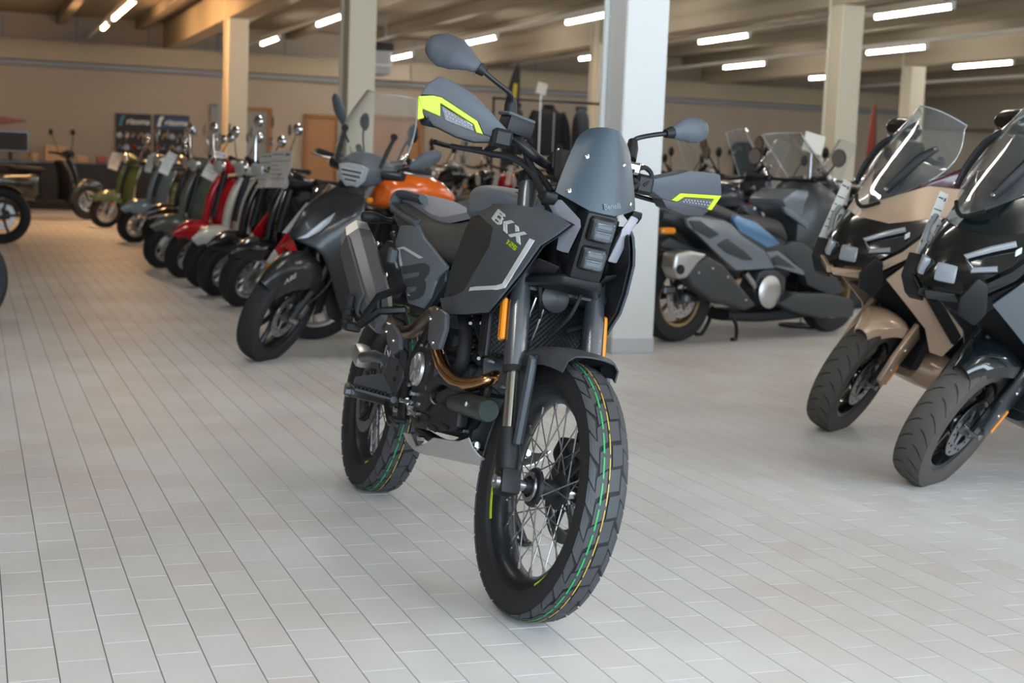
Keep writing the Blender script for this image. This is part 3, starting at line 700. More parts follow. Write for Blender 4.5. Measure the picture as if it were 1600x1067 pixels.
for s in (-1, 1):
    q = [P(x, y, -.128) for x, y in PANEL]
    if s > 0: q = [Vector((p.x, -p.y, p.z)) for p in q]
    sp = obj('side_panel', MB().prism(q, (0, -s*.014, 0), .004, 2), 'bk_grey', BK)
    q = [P(x, y, -.122) for x, y in ((637, 473), (660, 481), (672, 465), (690, 426), (697, 420), (694, 440), (676, 472), (660, 492), (648, 490))]
    if s > 0: q = [Vector((p.x, -p.y, p.z)) for p in q]
    obj('panel_foot', MB().prism(q, (0, -s*.02, 0), .003), 'bk_panel', sp)
    if s < 0:
        g = lambda X, Y: (530+X/8.206, 400+Y/8.206)
        def decal(name, polys, m, lab, off=.0016):
            mb = MB()
            for pg in polys: mb.prism([P(*a, -.128-off) for a in pg], (0, off*.9, 0))
            return obj(name, mb, m, sp, 0, label=lab)
        bo = [(805, 135), (1060, 90), (1110, 95), (1150, 125), (1160, 170), (1140, 240), (1085, 300), (1110, 345), (1105, 420), (1080, 490), (1020, 540), (940, 565), (890, 560), (850, 480), (975, 450), (990, 410), (980, 385), (830, 400), (810, 300), (1010, 260), (1030, 225), (1020, 200), (815, 225)]
        decal('letter_b', [[g(*a) for a in bo]], 'bk_b', 'big dark letter B cut off by the panel edge')
        h = lambda X, Y: (530+X/7.62, 280+Y/7.62)
        decal('panel_stripe', [[h(*a) for a in ((685, 820), (770, 800), (1000, 935), (950, 945), (760, 830), (715, 835))], [h(*a) for a in ((685, 820), (715, 835), (747, 1030), (722, 1035))]], 'bk_white', 'white angled stripe')
        p = P(638, 461, -.13); obj('panel_bolt', MB().lathe([(0, 0), (.007, 0), (.007, .004), (0, .006)], p, (0, -1, 0), 12), 'bolt_steel', sp)
for s in (-1, 1):
    pts = [P(655, 350, -.118), P(628, 334, -.122), P(617, 323, -.122), P(620, 310, -.118), P(630, 304, -.110), P(662, 312, -.104)]
    if s > 0: pts = [Vector((p.x, -p.y, p.z)) for p in pts]
    obj('grab_rail', MB().tube(pts, .0125, 8, sub=4, flat=1.5), 'bk_dark', BK)
obj('tail_cowl', MB().body([(-.10, 0, .91, .05, .018), (-.04, 0, .90, .085, .03), (.10, 0, .875, .105, .05), (.3, 0, .80, .11, .06), (.5, 0, .72, .11, .05)], 16, 'x', 3, 3), 'bk_panel', BK)
obj('tail_lamp', MB().box((-.105, 0, .905), (.02, .07, .026), .006), 'red_lens', BK)
for s in (-1, 1):
    a = P(620, 347, -.12); b = P(600, 343, -.165); e = P(577, 339, -.215)
    q = [a, a.lerp(b, .5), b, b.lerp(e, .5), e]; q = [Vector((.07, s*abs(p.y), p.z)) for p in q]
    obj('turn_signal', MB().tube([q[0], q[1], q[2], q[3], q[4], q[4]+Vector((0, s*.006, 0))], [.010, .009, .017, .020, .014, .004], 12, sub=3), 'black_plastic', BK)
obj('rear_fender', MB().body([(-.28, 0, .62, .06, .006), (-.2, 0, .72, .08, .008), (-.05, 0, .80, .09, .01), (.2, 0, .78, .09, .012)], 10, 'x', 4, 2), 'black_plastic', BK)
# ---- radiator and its honeycomb grille
rad = obj('radiator', MB().box((1.115, 0, .70), (.05, .27, .25), .008, (0, R_(-14), 0)), 'black_metal', BK)
gl = MB(); NM = 13
for i in range(-26, 27):
    for dsl in (1, -1):
        y0_, z0_ = i*.0125, 0; pts = []
        for zz in (-.12, .12):
            pts.append((y0_+dsl*zz*.9, zz))
        (ya, za), (yb, zb) = pts
        def clip(ya, za, yb, zb):
            for lim in (-.13, .13):
                if (ya-lim)*(yb-lim) < 0:
                    t = (lim-ya)/(yb-ya); y, z = lim, za+(zb-za)*t
                    if (lim < 0 and ya < lim) or (lim > 0 and ya > lim): ya, za = y, z
                    else: yb, zb = y, z
            return (ya, za, yb, zb) if abs((ya+yb)/2) < .131 else None
        c = clip(ya, za, yb, zb)
        if c: gl.tube([(0, c[0], c[1]), (0, c[2], c[3])], .0013, 4)
gl.xf(Matrix.Translation((1.147, 0, .702)) @ Matrix.Rotation(R_(-14), 4, 'Y'))
o = obj('radiator_grille', gl, 'black_plastic', BK, 0); o['kind'] = 'stuff'
for s in (-1, 1): obj('grille_rail', MB().tube([(1.12, s*.132, .825), (1.18, s*.132, .582)], .006, 8), 'black_metal', BK)
obj('grille_rail', MB().tube([(1.122, -.132, .825), (1.122, .132, .825)], .006, 8), 'black_metal', BK)
for y in (-.02, .01): obj('throttle_cable', MB().tube([(1.19, y, .84), (1.20, y-.02, .74), (1.175, y-.03, .64), (1.10, y-.02, .57)], .0032, 7, sub=8), 'steel', BK)
# ---- frame
for s in (-1, 1):
    fr_ = [(1.09, s*.05, .93), (.98, s*.10, .82), (.80, s*.125, .66), (.66, s*.13, .53), (.58, s*.125, .42), (.56, s*.11, .32)]
    obj('frame_tube', MB().tube(fr_, .021, 12, sub=6), 'black_metal', BK)
    obj('frame_tube', MB().tube([(.66, s*.11, .62), (.40, s*.11, .72), (.05, s*.10, .83)], .012, 10, sub=4), 'black_metal', BK)
    obj('downtube', MB().tube([(1.10, s*.035, .86), (1.07, s*.06, .60), (1.04, s*.07, .40), (.92, s*.075, .31), (.62, s*.075, .30)], .015, 10, sub=6), 'black_metal', BK)
    obj('swingarm', MB().loft([[Vector((x, s*(y+dy), z+dz)) for dy, dz in ((.012, h), (-.012, h), (-.012, -h), (.012, -h))] for x, y, z, h in ((.60, .085, .37, .03), (.40, .098, .355, .030), (.1, .112, .32, .022), (-.04, .112, .306, .018))]), 'black_metal', BK, bev=.004)
    obj('chain_adjuster', MB().box((-.045, s*.118, .306), (.05, .02, .045), .006).tube([(-.06, s*.118, .306), (-.085, s*.118, .306)], .006, 8), 'steel', BK)
    obj('rear_axle_nut', MB().tube([(0, s*.125, .306), (0, s*.142, .306)], .014, 6), 'steel', BK)
obj('shock_absorber', MB().tube([(.52, 0, .72), (.50, 0, .45)], .035, 14), 'black_metal', BK)
obj('battery_box', MB().box((.45, 0, .66), (.28, .17, .16), .02), 'black_plastic', BK)
obj('chain_guard', MB().box((.22, .10, .40), (.32, .03, .03), .008, (0, R_(6), 0)), 'black_plastic', BK)
# ---- engine
eng = obj('crankcase', MB().box((.80, 0, .425), (.40, .22, .20), .035, (0, R_(-6), 0), 3).box((.99, 0, .40), (.12, .16, .15), .03, None, 2).box((.66, 0, .45), (.16, .24, .18), .04, None, 2), 'cast_black', BK)
cyl = MB()
for i in range(7): cyl.box((.93+.004*i, 0, .515+.018*i), (.17, .17, .009), .004)
cyl.box((.945, 0, .57), (.13, .13, .14), .02)
obj('cylinder', cyl, 'cast_black', BK)
obj('cylinder_head', MB().box((.985, 0, .675), (.16, .17, .09), .025, (0, R_(8), 0), 2).box((1.0, 0, .72), (.10, .12, .03), .012), 'black_metal', BK)
for i, (x, y, z) in enumerate(((1.03, -.092, .66), (.99, -.092, .70), (.93, -.092, .68), (1.05, -.088, .60), (.92, -.09, .62))):
    obj('engine_bolt', MB().tube([(x, y, z), (x, y-.012, z)], .007, 6), 'bolt_steel', BK)
cc = P(655, 577, -.150); cc2 = Vector((cc.x+.0, -.12, cc.z))
cv = obj('clutch_cover', MB().lathe([(0, 0), (.094, 0), (.098, -.015), (.090, -.030), (.060, -.034), (0, -.034)], cc+Vector((.03, .034, -.01)), (0, 1, 0), 32), 'cast_black', BK)
obj('clutch_ring', MB().lathe([(0, -.010), (.032, -.010), (.040, -.012), (.046, -.008), (.048, 0), (0, 0)], cc+Vector((0, -.002, 0)), (0, 1, 0), 32), 'alloy', cv, label='silver round clutch cap')
for k in range(3):
    a = k*math.pi/3; obj('cap_rib', MB().box(cc+Vector((0, -.014, 0)), (.075, .004, .006), .001, (0, a, 0)), 'alloy', cv)
for i in range(8):
    a = 2*math.pi*i/8+.3; p = cc+Vector((.03+.086*math.sin(a), -.002, -.01+.086*math.cos(a))); obj('cover_bolt', MB().tube([p, p+Vector((0, -.007, 0))], .0065, 6), 'bolt_steel', cv)
for x, y, z in ((.95, -.118, .39), (.85, -.125, .34), (.74, -.128, .36), (1.03, -.09, .37), (.70, -.13, .40), (.90, -.12, .45), (.79, -.125, .30)):
    obj('engine_bolt', MB().tube([(x, y+.01, z), (x, y-.008, z)], .007, 6), 'bolt_steel', BK)
sc = obj('side_cover', MB().prism([(1.04, -.105, .46), (1.06, -.105, .38), (1.03, -.105, .365), (.86, -.105, .335), (.70, -.105, .315), (.64, -.105, .36), (.66, -.105, .44), (.80, -.105, .42), (.90, -.105, .44)], (0, -.022, 0), .008, 2), 'cast_black', BK)
for k in range(4): obj('cover_rib', MB().box((.72+.085*k, -.130, .345+.02*(k % 2)), (.06, .006, .012), .002), 'black_metal', sc)
a, b = P(714, 627, -.115), P(764, 642, -.102)
sa = obj('starter_canister', MB().tube([a.lerp(b, -.06), a, a.lerp(b, .98), b], [.024, .030, .030, .027], 24), 'canister', BK, label='dull green-grey cylindrical canister')
obj('canister_band', MB().tube([a.lerp(b, -.14), a.lerp(b, -.03)], [.018, .031], 20), 'black_plastic', sa)
m_ = a.lerp(b, .62)+Vector((.004, -.0295, .004)); obj('canister_rivet', MB().lathe([(0, 0), (.006, 0), (.006, .002), (0, .003)], m_, (0, -1, .1), 12), 'paper', sa)
# hoses
for pts, r in (([P(668, 612, -.14), P(690, 592, -.15), P(720, 605, -.13), P(752, 598, -.08)], .015), ([P(690, 622, -.13), P(712, 610, -.13), P(742, 598, -.10), P(770, 560, -.06)], .017), ([P(724, 480, -.10), P(728, 520, -.115), P(724, 560, -.12), P(715, 582, -.115)], .019), ([P(745, 488, -.08), P(750, 520, -.09), P(768, 545, -.08)], .012), ([P(700, 520, -.12), P(705, 545, -.13), P(720, 540, -.12)], .006)):
    obj('hose', MB().tube(pts, r, 12, sub=6), 'rubber', BK)
for x, y, lt, dx in ((760, 545, -.09, .03), (748, 560, -.10, .02), (770, 520, -.09, .02), (735, 505, -.10, .03), (752, 505, -.10, .02)):
    obj('engine_bracket', MB().box(P(x, y, lt), (.045+dx, .02, .03), .006, (0, R_(x % 40-20), 0)), 'black_metal', BK); obj('bracket_bolt', MB().tube([P(x, y, lt-.008), P(x, y, lt-.018)], .005, 6), 'alloy_dark', BK)
obj('hose_clip', MB().lathe([(.016, -.004), (.019, -.004), (.019, .004), (.016, .004)], P(683, 622, -.13), (1, 0, .6), 16, True), 'steel', BK)
# ---- exhaust
hd = [P(778, 583, -.045), P(766, 592, -.075), P(742, 600, -.105), P(716, 598, -.135), P(696, 580, -.155), P(686, 556, -.160), P(682, 535, -.158)]
ex = obj('exhaust_header', MB().tube(hd, .0175, 16, sub=7), 'bronze_pipe', BK, label='bronze heat-tinted header pipe')
obj('mid_pipe', MB().tube([P(682, 537, -.156), P(685, 505, -.155), P(680, 490, -.140), P(660, 505, -.130), P(638, 520, -.140), P(612, 512, -.165), P(596, 496, -.180)], [.019, .022, .022, .020, .020, .023, .026], 14, sub=6), 'header_tan', BK)
fl = P(777, 584, -.050); obj('exhaust_flange', MB().prism([fl+Vector((.004, y, z)) for y, z in ((-.050, .034), (-.018, .052), (.038, .016), (.045, -.034), (.016, -.052), (-.042, -.016))], (.012, 0, 0), .003), 'alloy_dark', BK)
for y, z in ((-.024, .030), (.024, -.030)): obj('flange_nut', MB().tube([fl+Vector((.006, y, z)), fl+Vector((.040, y, z))], .006, 6), 'bolt_steel', BK)
hs = [(670, 496), (677, 485), (686, 482), (695, 489), (694, 514), (684, 545), (675, 546), (667, 533)]
h_ = obj('heat_shield', MB().prism([P(x, y, -.187) for x, y in hs], (0, .016, 0), .006, 2), 'shield_grey', BK)
for x, y in ((673, 498), (677, 535)): obj('shield_screw', MB().lathe([(0, 0), (.006, 0), (.005, .004), (0, .005)], P(x, y, -.187), (0, -1, 0), 10), 'bolt_steel', h_)
sh2 = obj('pipe_shield', MB().prism([P(x, y, -.200) for x, y in ((601, 508), (612, 505), (624, 524), (624, 545), (612, 554), (604, 535))], (0, .014, 0), .004), 'shield_grey', BK)
for x, y in ((604, 518), (615, 532)): obj('shield_screw', MB().lathe([(0, 0), (.006, 0), (.005, .004), (0, .005)], P(x, y, -.2), (0, -1, 0), 10), 'bolt_steel', sh2)
# silencer: faceted can rising to the rear
m0, m1 = Vector((.43, -.190, .560)), Vector((.03, -.213, .800)); axs = (m1-m0).normalized(); lat_ = Vector((0, 1, 0)); nv = axs.cross(lat_).normalized()
def ringm(t, sy, sz, dz=0.0, k=8, tw=22.5):
    c = m0.lerp(m1, t)+nv*dz; return [c+lat_*(sy*math.cos(R_(tw+45*i)))+nv*(sz*math.sin(R_(tw+45*i))) for i in range(8)]
mf = obj('silencer', MB().loft([ringm(-.02, .022, .024), ringm(.10, .040, .046), ringm(.26, .052, .062), ringm(.88, .052, .068), ringm(.90, .050, .066)]), 'muffler_dark', BK, 20)
obj('silencer_end', MB().loft([ringm(.885, .051, .067), ringm(1.0, .047, .062), ringm(1.06, .030, .040)]), 'skid_alloy', mf, 20, label='bare metal end cap of the silencer')
obj('outlet', MB().lathe([(.010, 0), (.018, 0), (.018, .03), (.010, .03)], m0.lerp(m1, 1.05), axs, 16, True), 'black_matte', mf)
shp = MB().loft([[m0.lerp(m1, t)+lat_*(-.054*w0)+nv*(.066*z0) for w0, z0 in ((.35, 1.0), (.95, .55), (1.05, 0), (1.0, -.55), (.85, -.55), (.9, 0), (.8, .5), (.3, .9))] for t in (.20, .50, .86)])
obj('silencer_shield', shp, 'shield_grey', mf, 30)
for x, y in ((590, 381), (604, 430), (551, 463)): obj('silencer_bolt', MB().lathe([(0, 0), (.008, 0), (.007, .004), (0, .006)], P(x, y, -.248 if x < 600 else -.24), (.2, -1, 0), 12), 'bolt_steel', mf)
obj('silencer_bracket', MB().box(P(613, 400, -.150), (.03, .03, .05), .006).tube([P(613, 395, -.150), P(622, 420, -.13)], .008, 8), 'alloy_dark', mf)
# ---- passenger peg hanger (square tube) and folded peg
for s in (-1, 1):
    if s < 0:
        u1 = [P(632, 449, -.145), P(592, 463, -.222), P(566, 500, -.252)]; u2 = [P(634, 484, -.145), P(592, 486, -.215), P(562, 508, -.252)]
        pg = [P(542, 502, -.266), P(546, 460, -.266)]; foot = P(549, 510, -.262)
    else:
        mir = lambda L: [Vector((p.x, -p.y, p.z)) for p in L]
        u1, u2, pg, foot = mir(u1), mir(u2), mir(pg), Vector((foot.x, -foot.y, foot.z))
    h = obj('peg_hanger', MB().tube(u1, .012, 6).tube(u2, .012, 6).tube([u1[1], u2[1]], .008, 6), 'black_metal', BK, 25)
    obj('hanger_foot', MB().box(foot, (.05, .05, .028), .006), 'black_metal', h)
    pp_ = MB().box(((pg[0]+pg[1])/2).to_tuple(), (.030, .022, (pg[1]-pg[0]).length), .005)
    pj = obj('passenger_peg', pp_, 'rubber', h)
    rb = MB()
    for k in range(6): rb.box((pg[0].lerp(pg[1], (k+.5)/6)).to_tuple(), (.036, .028, .006), .002, (0, R_(25 if k % 2 else -25), 0))
    obj('peg_rubber', rb, 'rubber', pj)
# ---- rider pegs, heel plates, pedal
for s in (-1, 1):
    hp = [P(x, y, -.150) for x, y in ((609, 555), (622, 562), (630, 577), (629, 590), (614, 622), (606, 622), (598, 604), (599, 584))]
    tr_ = [P(555, 588, -.24), P(599, 582, -.17), P(613, 613, -.15), P(590, 612, -.185), P(552, 597, -.25)]
    pa, pb = P(611, 622, -.155), P(552, 606, -.262)
    if s > 0: hp, tr_ = [Vector((p.x, -p.y, p.z)) for p in hp], [Vector((p.x, -p.y, p.z)) for p in tr_]; pa, pb = Vector((pa.x, -pa.y, pa.z)), Vector((pb.x, -pb.y, pb.z))
    hl_ = obj('heel_plate', MB().prism(hp, (0, -s*.008, 0), .002), 'bk_low', BK)
    for x, y in ((617, 575), (613, 592)):
        p = P(x, y, -.1585); obj('plate_hole', MB().lathe([(0, 0), (.008, 0), (.008, .002), (0, .002)], (p.x, s*.1510, p.z), (0, s, 0), 12), 'black_matte', hl_)
    tp_ = obj('toe_guard', MB().prism(tr_, (0, 0, -.006), .002), 'bk_low', BK)
    pe = MB(); d = (pb-pa); L_ = d.length
    for off in (-.020, .020): pe.tube([pa+Vector((off, 0, 0)), pb+Vector((off, 0, 0))], .007, 6)
    pe.tube([pb+Vector((-.020, 0, 0)), pb+Vector((.020, 0, 0))], .007, 6).tube([pa.lerp(pb, .5)+Vector((-.020, 0, 0)), pa.lerp(pb, .5)+Vector((.020, 0, 0))], .006, 6)
    for k in range(9):
        for off in (-.02, .02): pe.box((pa.lerp(pb, .12+.85*k/8)+Vector((off, 0, .008))).to_tuple(), (.010, .006, .008), .001)
    obj('footpeg', pe, 'black_metal', BK)
    obj('peg_pivot', MB().tube([pa+Vector((.03, 0, .0)), pa+Vector((-.03, 0, .0))], .010, 10), 'steel', BK)
obj('brake_pedal', MB().tube([(.55, -.165, .35), (.66, -.175, .31), (.74, -.180, .33)], .009, 8, sub=4).box((.745, -.185, .335), (.05, .04, .012), .003), 'black_metal', BK)
obj('rear_master_cylinder', MB().tube([P(567, 558, -.185), P(585, 556, -.18), P(602, 562, -.165)], [.016, .018, .014], 14), 'alloy_dark', BK)
obj('rear_caliper', MB().box(P(566, 556, -.150), (.08, .05, .055), .012, (0, R_(15), 0), 2).box(P(560, 546, -.155), (.03, .04, .04), .008), 'alloy', BK)
obj('linkage_rod', MB().tube([P(636, 622, -.15), P(640, 640, -.14), P(652, 650, -.13)], .007, 8), 'steel', BK)
for x, y, lt in ((632, 625, -.14), (641, 628, -.14), (645, 636, -.14), (648, 615, -.15), (650, 600, -.152), (644, 645, -.13), (622, 640, -.13)):
    obj('linkage_bolt', MB().tube([P(x, y, lt), P(x, y, lt)+Vector((0, -.014, 0))], .008, 6), 'bolt_steel', BK)
# ---- bash plate
gr = []
for i in range(9):
    t = i/8; x = .60+.53*t; zc = .232+.070*t+.05*max(0, t-.86)*2
    notch = .055*math.exp(-((t-.30)/.09)**2)
    row = []
    for k in range(11):
        q = -1+k/5; row.append(Vector((x, .112*math.copysign(abs(q)**.8, q), zc+.052*abs(q)**3-(notch*.8 if abs(q) > .95 else notch*.35 if abs(q) > .75 else 0))))
    gr.append(row)
obj('bash_plate', MB().sheet(gr, .004), 'skid_alloy', BK, 40, label='bare alloy bash plate under the engine')
for y in (-.07, .07): obj('plate_mount', MB().tube([(1.06, y, .33), (1.10, y-.01, .345)], .013, 10).tube([(1.10, y-.01, .345), (1.115, y-.01, .35)], .009, 6), 'chrome', BK)
# ---- side stand on the left; it carries the lean
foot = F.I @ Vector((0, 0, 0))
sd0 = Vector((.66, .13, .27)); wl = F.M @ Vector((.74, .20, .0)); 
k_ = Vector((.78, .255, .0)); w_ = F.M @ k_; w_.z = .008; k_ = F.I @ w_
ss = obj('side_stand', MB().tube([sd0, sd0.lerp(k_, .5)+Vector((0, .004, 0)), k_], [.013, .011, .011], 10), 'black_metal', BK)
obj('stand_foot', MB().box((0, 0, 0), (.055, .035, .010), .003).xf(Matrix.Translation(k_) @ Matrix.Rotation(R_(10), 4, 'X')), 'black_metal', ss)
# ---- handlebar, controls
hbp = [P(700, 182, -.395), P(745, 194, -.30), P(790, 206, -.215), P(818, 222, -.160), P(838, 246, -.110), P(858, 258, -.062), P(905, 268, .02), P(948, 272, .085), P(985, 268, .15), P(1012, 285, .215), P(1060, 300, .32), P(1100, 306, .40)]
for k_, dx in enumerate((.19, .16, .11, .04, 0, 0, 0, 0, .02, .06, .12, .15)): hbp[k_] = hbp[k_]-Vector((dx, 0, 0))
bar = obj('handlebar', MB().tube(hbp, .0125, 12, sub=5), 'black_metal', BK)
for L_ in ((hbp[0], hbp[1].lerp(hbp[2], .2)), (hbp[-1], hbp[-2].lerp(hbp[-3], .2))): obj('grip', MB().tube(L_, .018, 14), 'rubber', bar)
for y in (-.045, .045):
    c = P(868, 256, -.045) if y < 0 else P(930, 268, .06)
    obj('bar_clamp', MB().box(c+Vector((-.005, 0, 0)), (.045, .03, .05), .006, (0, R_(-19), 0)), 'black_metal', bar)
    obj('clamp_bolt', MB().tube([c+Vector((.006, 0, .024)), c+Vector((.006, 0, .038))], .006, 6), 'bolt_steel', bar)
obj('dash', MB().box((1.23, .0, 1.075), (.03, .15, .09), .012, (0, R_(-25), 0)), 'black_plastic', BK)
rs = P(806, 199, -.165)
rv = obj('brake_reservoir', MB().box(rs, (.055, .075, .042), .008, (R_(-6), 0, R_(10)), 2), 'black_plastic', BK)
obj('reservoir_cap', MB().box(rs+Vector((0, -.003, .024)), (.058, .080, .009), .003, (R_(-6), 0, R_(10))), 'bk_dark', rv)
obj('switchgear', MB().box(P(782, 216, -.215), (.045, .05, .045), .008), 'black_plastic', BK); obj('switchgear', MB().box(P(1003, 288, .205), (.045, .05, .05), .008), 'black_plastic', BK)
obj('clutch_perch', MB().box(P(985, 262, .155), (.03, .05, .03), .006).tube([P(985, 262, .155), P(1000, 258, .19), P(1018, 270, .235)], .006, 8, sub=4), 'steel', BK)
for pts in ([P(776, 226, -.20), P(730, 222, -.27), P(700, 214, -.33)], [P(1008, 296, .21), P(1040, 306, .28), P(1080, 316, .36)]): obj('lever', MB().tube([p+Vector((-.10, 0, -.012)) for p in pts], [.007, .006, .007], 8, sub=4), 'black_metal', BK)
for pts, r in (([P(786, 222, -.20), P(760, 238, -.21), P(800, 246, -.15), P(838, 268, -.09), P(862, 300, -.06)], .0085), ([P(704, 228, -.30), P(745, 236, -.24), P(800, 248, -.16), P(834, 276, -.11), P(850, 318, -.09)], .0065), ([P(812, 215, -.16), P(826, 250, -.12), P(842, 290, -.10), P(860, 330, -.09)], .009), ([P(985, 268, .15), P(1008, 262, .2), P(1018, 275, .22), P(1005, 290, .20)], .006), ([P(988, 280, .14), P(996, 288, .16), P(975, 300, .12)], .007)):
    obj('control_cable', MB().tube(pts, r, 9, sub=8), 'black_matte', BK)
# ---- hand guards: swept panels
def hand_guard(s, A0, outl, low, lime, lens, top):
    d = Vector((-.30, s, 0)).normalized(); n = Vector((d.y, -d.x, 0)) * (-1 if s > 0 else 1)
    n = d.cross(Vector((0, 0, 1))); n = n if n.x > 0 else -n
    A0 = Vector(A0)
    def on(x, y, off=0.0): return F.I @ at_plane(x, y, F.M @ (A0+n*off), F.M.to_3x3() @ n)
    g = obj('hand_guard', MB().prism([on(x, y) for x, y in outl], -n*.05, .008, 2), 'bk_dark', BK, 40)
    obj('guard_shell', MB().prism([on(x, y, -.004) for x, y in low], -n*.045, .006, 2), 'bk_low', g)
    for pg in lime: obj('guard_flash', MB().prism([on(x, y, .002) for x, y in pg], -n*.018, .0015), 'lime', g, label='lime green flash on the hand guard')
    ln_ = [on(x, y, .0012) for x, y in lens]; obj('signal_lens', MB().prism(ln_, -n*.008, .0012), 'lens_clear', g)
    obj('signal_back', MB().prism([q-n*.0095 for q in ln_], -n*.004), 'lens_inner', g, 0)
    a, b = (ln_[0]+ln_[-1])/2, (ln_[1]+ln_[2])/2
    for k in range(9):
        t = .1+.8*k/8; w0 = ln_[0].lerp(ln_[1], t); w1 = ln_[-1].lerp(ln_[2], t)
        for q in (.35, .65):
            c = w0.lerp(w1, q)+n*.0005; obj('signal_facet', MB().lathe([(0, 0), (.0026, 0), (.0020, .0015), (0, .002)], c, n, 6), 'bk_drl', g, 0)
hand_guard(-1, (1.215, -.20, 1.1), [(657, 148), (668, 131), (685, 119), (696, 121), (740, 146), (767, 174), (802, 213), (801, 219), (786, 221), (755, 209), (747, 190), (690, 152), (677, 149)],
    [(655, 160), (680, 155), (745, 200), (757, 209), (790, 219), (770, 222), (741, 222), (713, 214), (677, 196), (662, 180)],
    [[(653, 150), (677, 149), (690, 152), (746, 189), (755, 210), (744, 207), (740, 194), (688, 161), (688, 182), (660, 170)], [(653, 152), (661, 168), (660, 174), (663, 184), (652, 187)]],
    [(689, 164), (739, 195), (742, 206), (696, 188)], None)
hand_guard(1, (1.135, .20, 1.1), [(1006, 282), (1063, 271), (1078, 266), (1127, 272), (1129, 306), (1119, 308), (1064, 303), (1048, 315), (1033, 310), (1014, 295)],
    [(1033, 308), (1050, 312), (1062, 304), (1120, 308), (1108, 330), (1098, 338), (1067, 336), (1042, 325)],
    [[(1064, 302), (1128, 306), (1112, 329), (1106, 327), (1117, 311), (1070, 308), (1059, 315), (1050, 313)]],
    [(1070, 309), (1117, 312), (1106, 326), (1060, 317)], None)
# ---- mirrors
def mirror(pts, rads, stem, base, s):
    m = obj('mirror_head', MB().tube(pts, rads, 18, sub=5, flat=.45, up=(0, 0, 1)), 'bk_dark', BK)
    obj('mirror_stem', MB().tube(stem, .0062, 10, sub=4), 'black_metal', BK)
    obj('mirror_collar', MB().tube([stem[0].lerp(pts[-1], .9), stem[0].lerp(stem[1], .25)], [.0165, .011], 14), 'black_plastic', BK)
    obj('mirror_boot', MB().tube(base, [.012, .016, .017], 12), 'black_plastic', BK)
rm = [P(666, 78, -.405), P(674, 74, -.40), P(692, 78, -.375), P(714, 86, -.345), P(735, 98, -.315), P(748, 106, -.295)]
mirror(rm, [.006, .030, .043, .040, .022, .013], [P(752, 109, -.29), P(775, 128, -.245), P(797, 146, -.20), P(799, 158, -.19)], [P(799, 152, -.185), P(798, 165, -.182), P(796, 190, -.18)], -1)
lm = [P(1107, 204, .405), P(1102, 204, .395), P(1090, 204, .37), P(1075, 203, .34), P(1058, 206, .31), P(1050, 207, .295)]
mirror(lm, [.006, .024, .034, .034, .022, .013], [P(1046, 208, .285), P(1020, 211, .235), P(996, 216, .19), P(989, 222, .18)], [P(989, 220, .178), P(988, 232, .175), P(984, 250, .165)], 1)
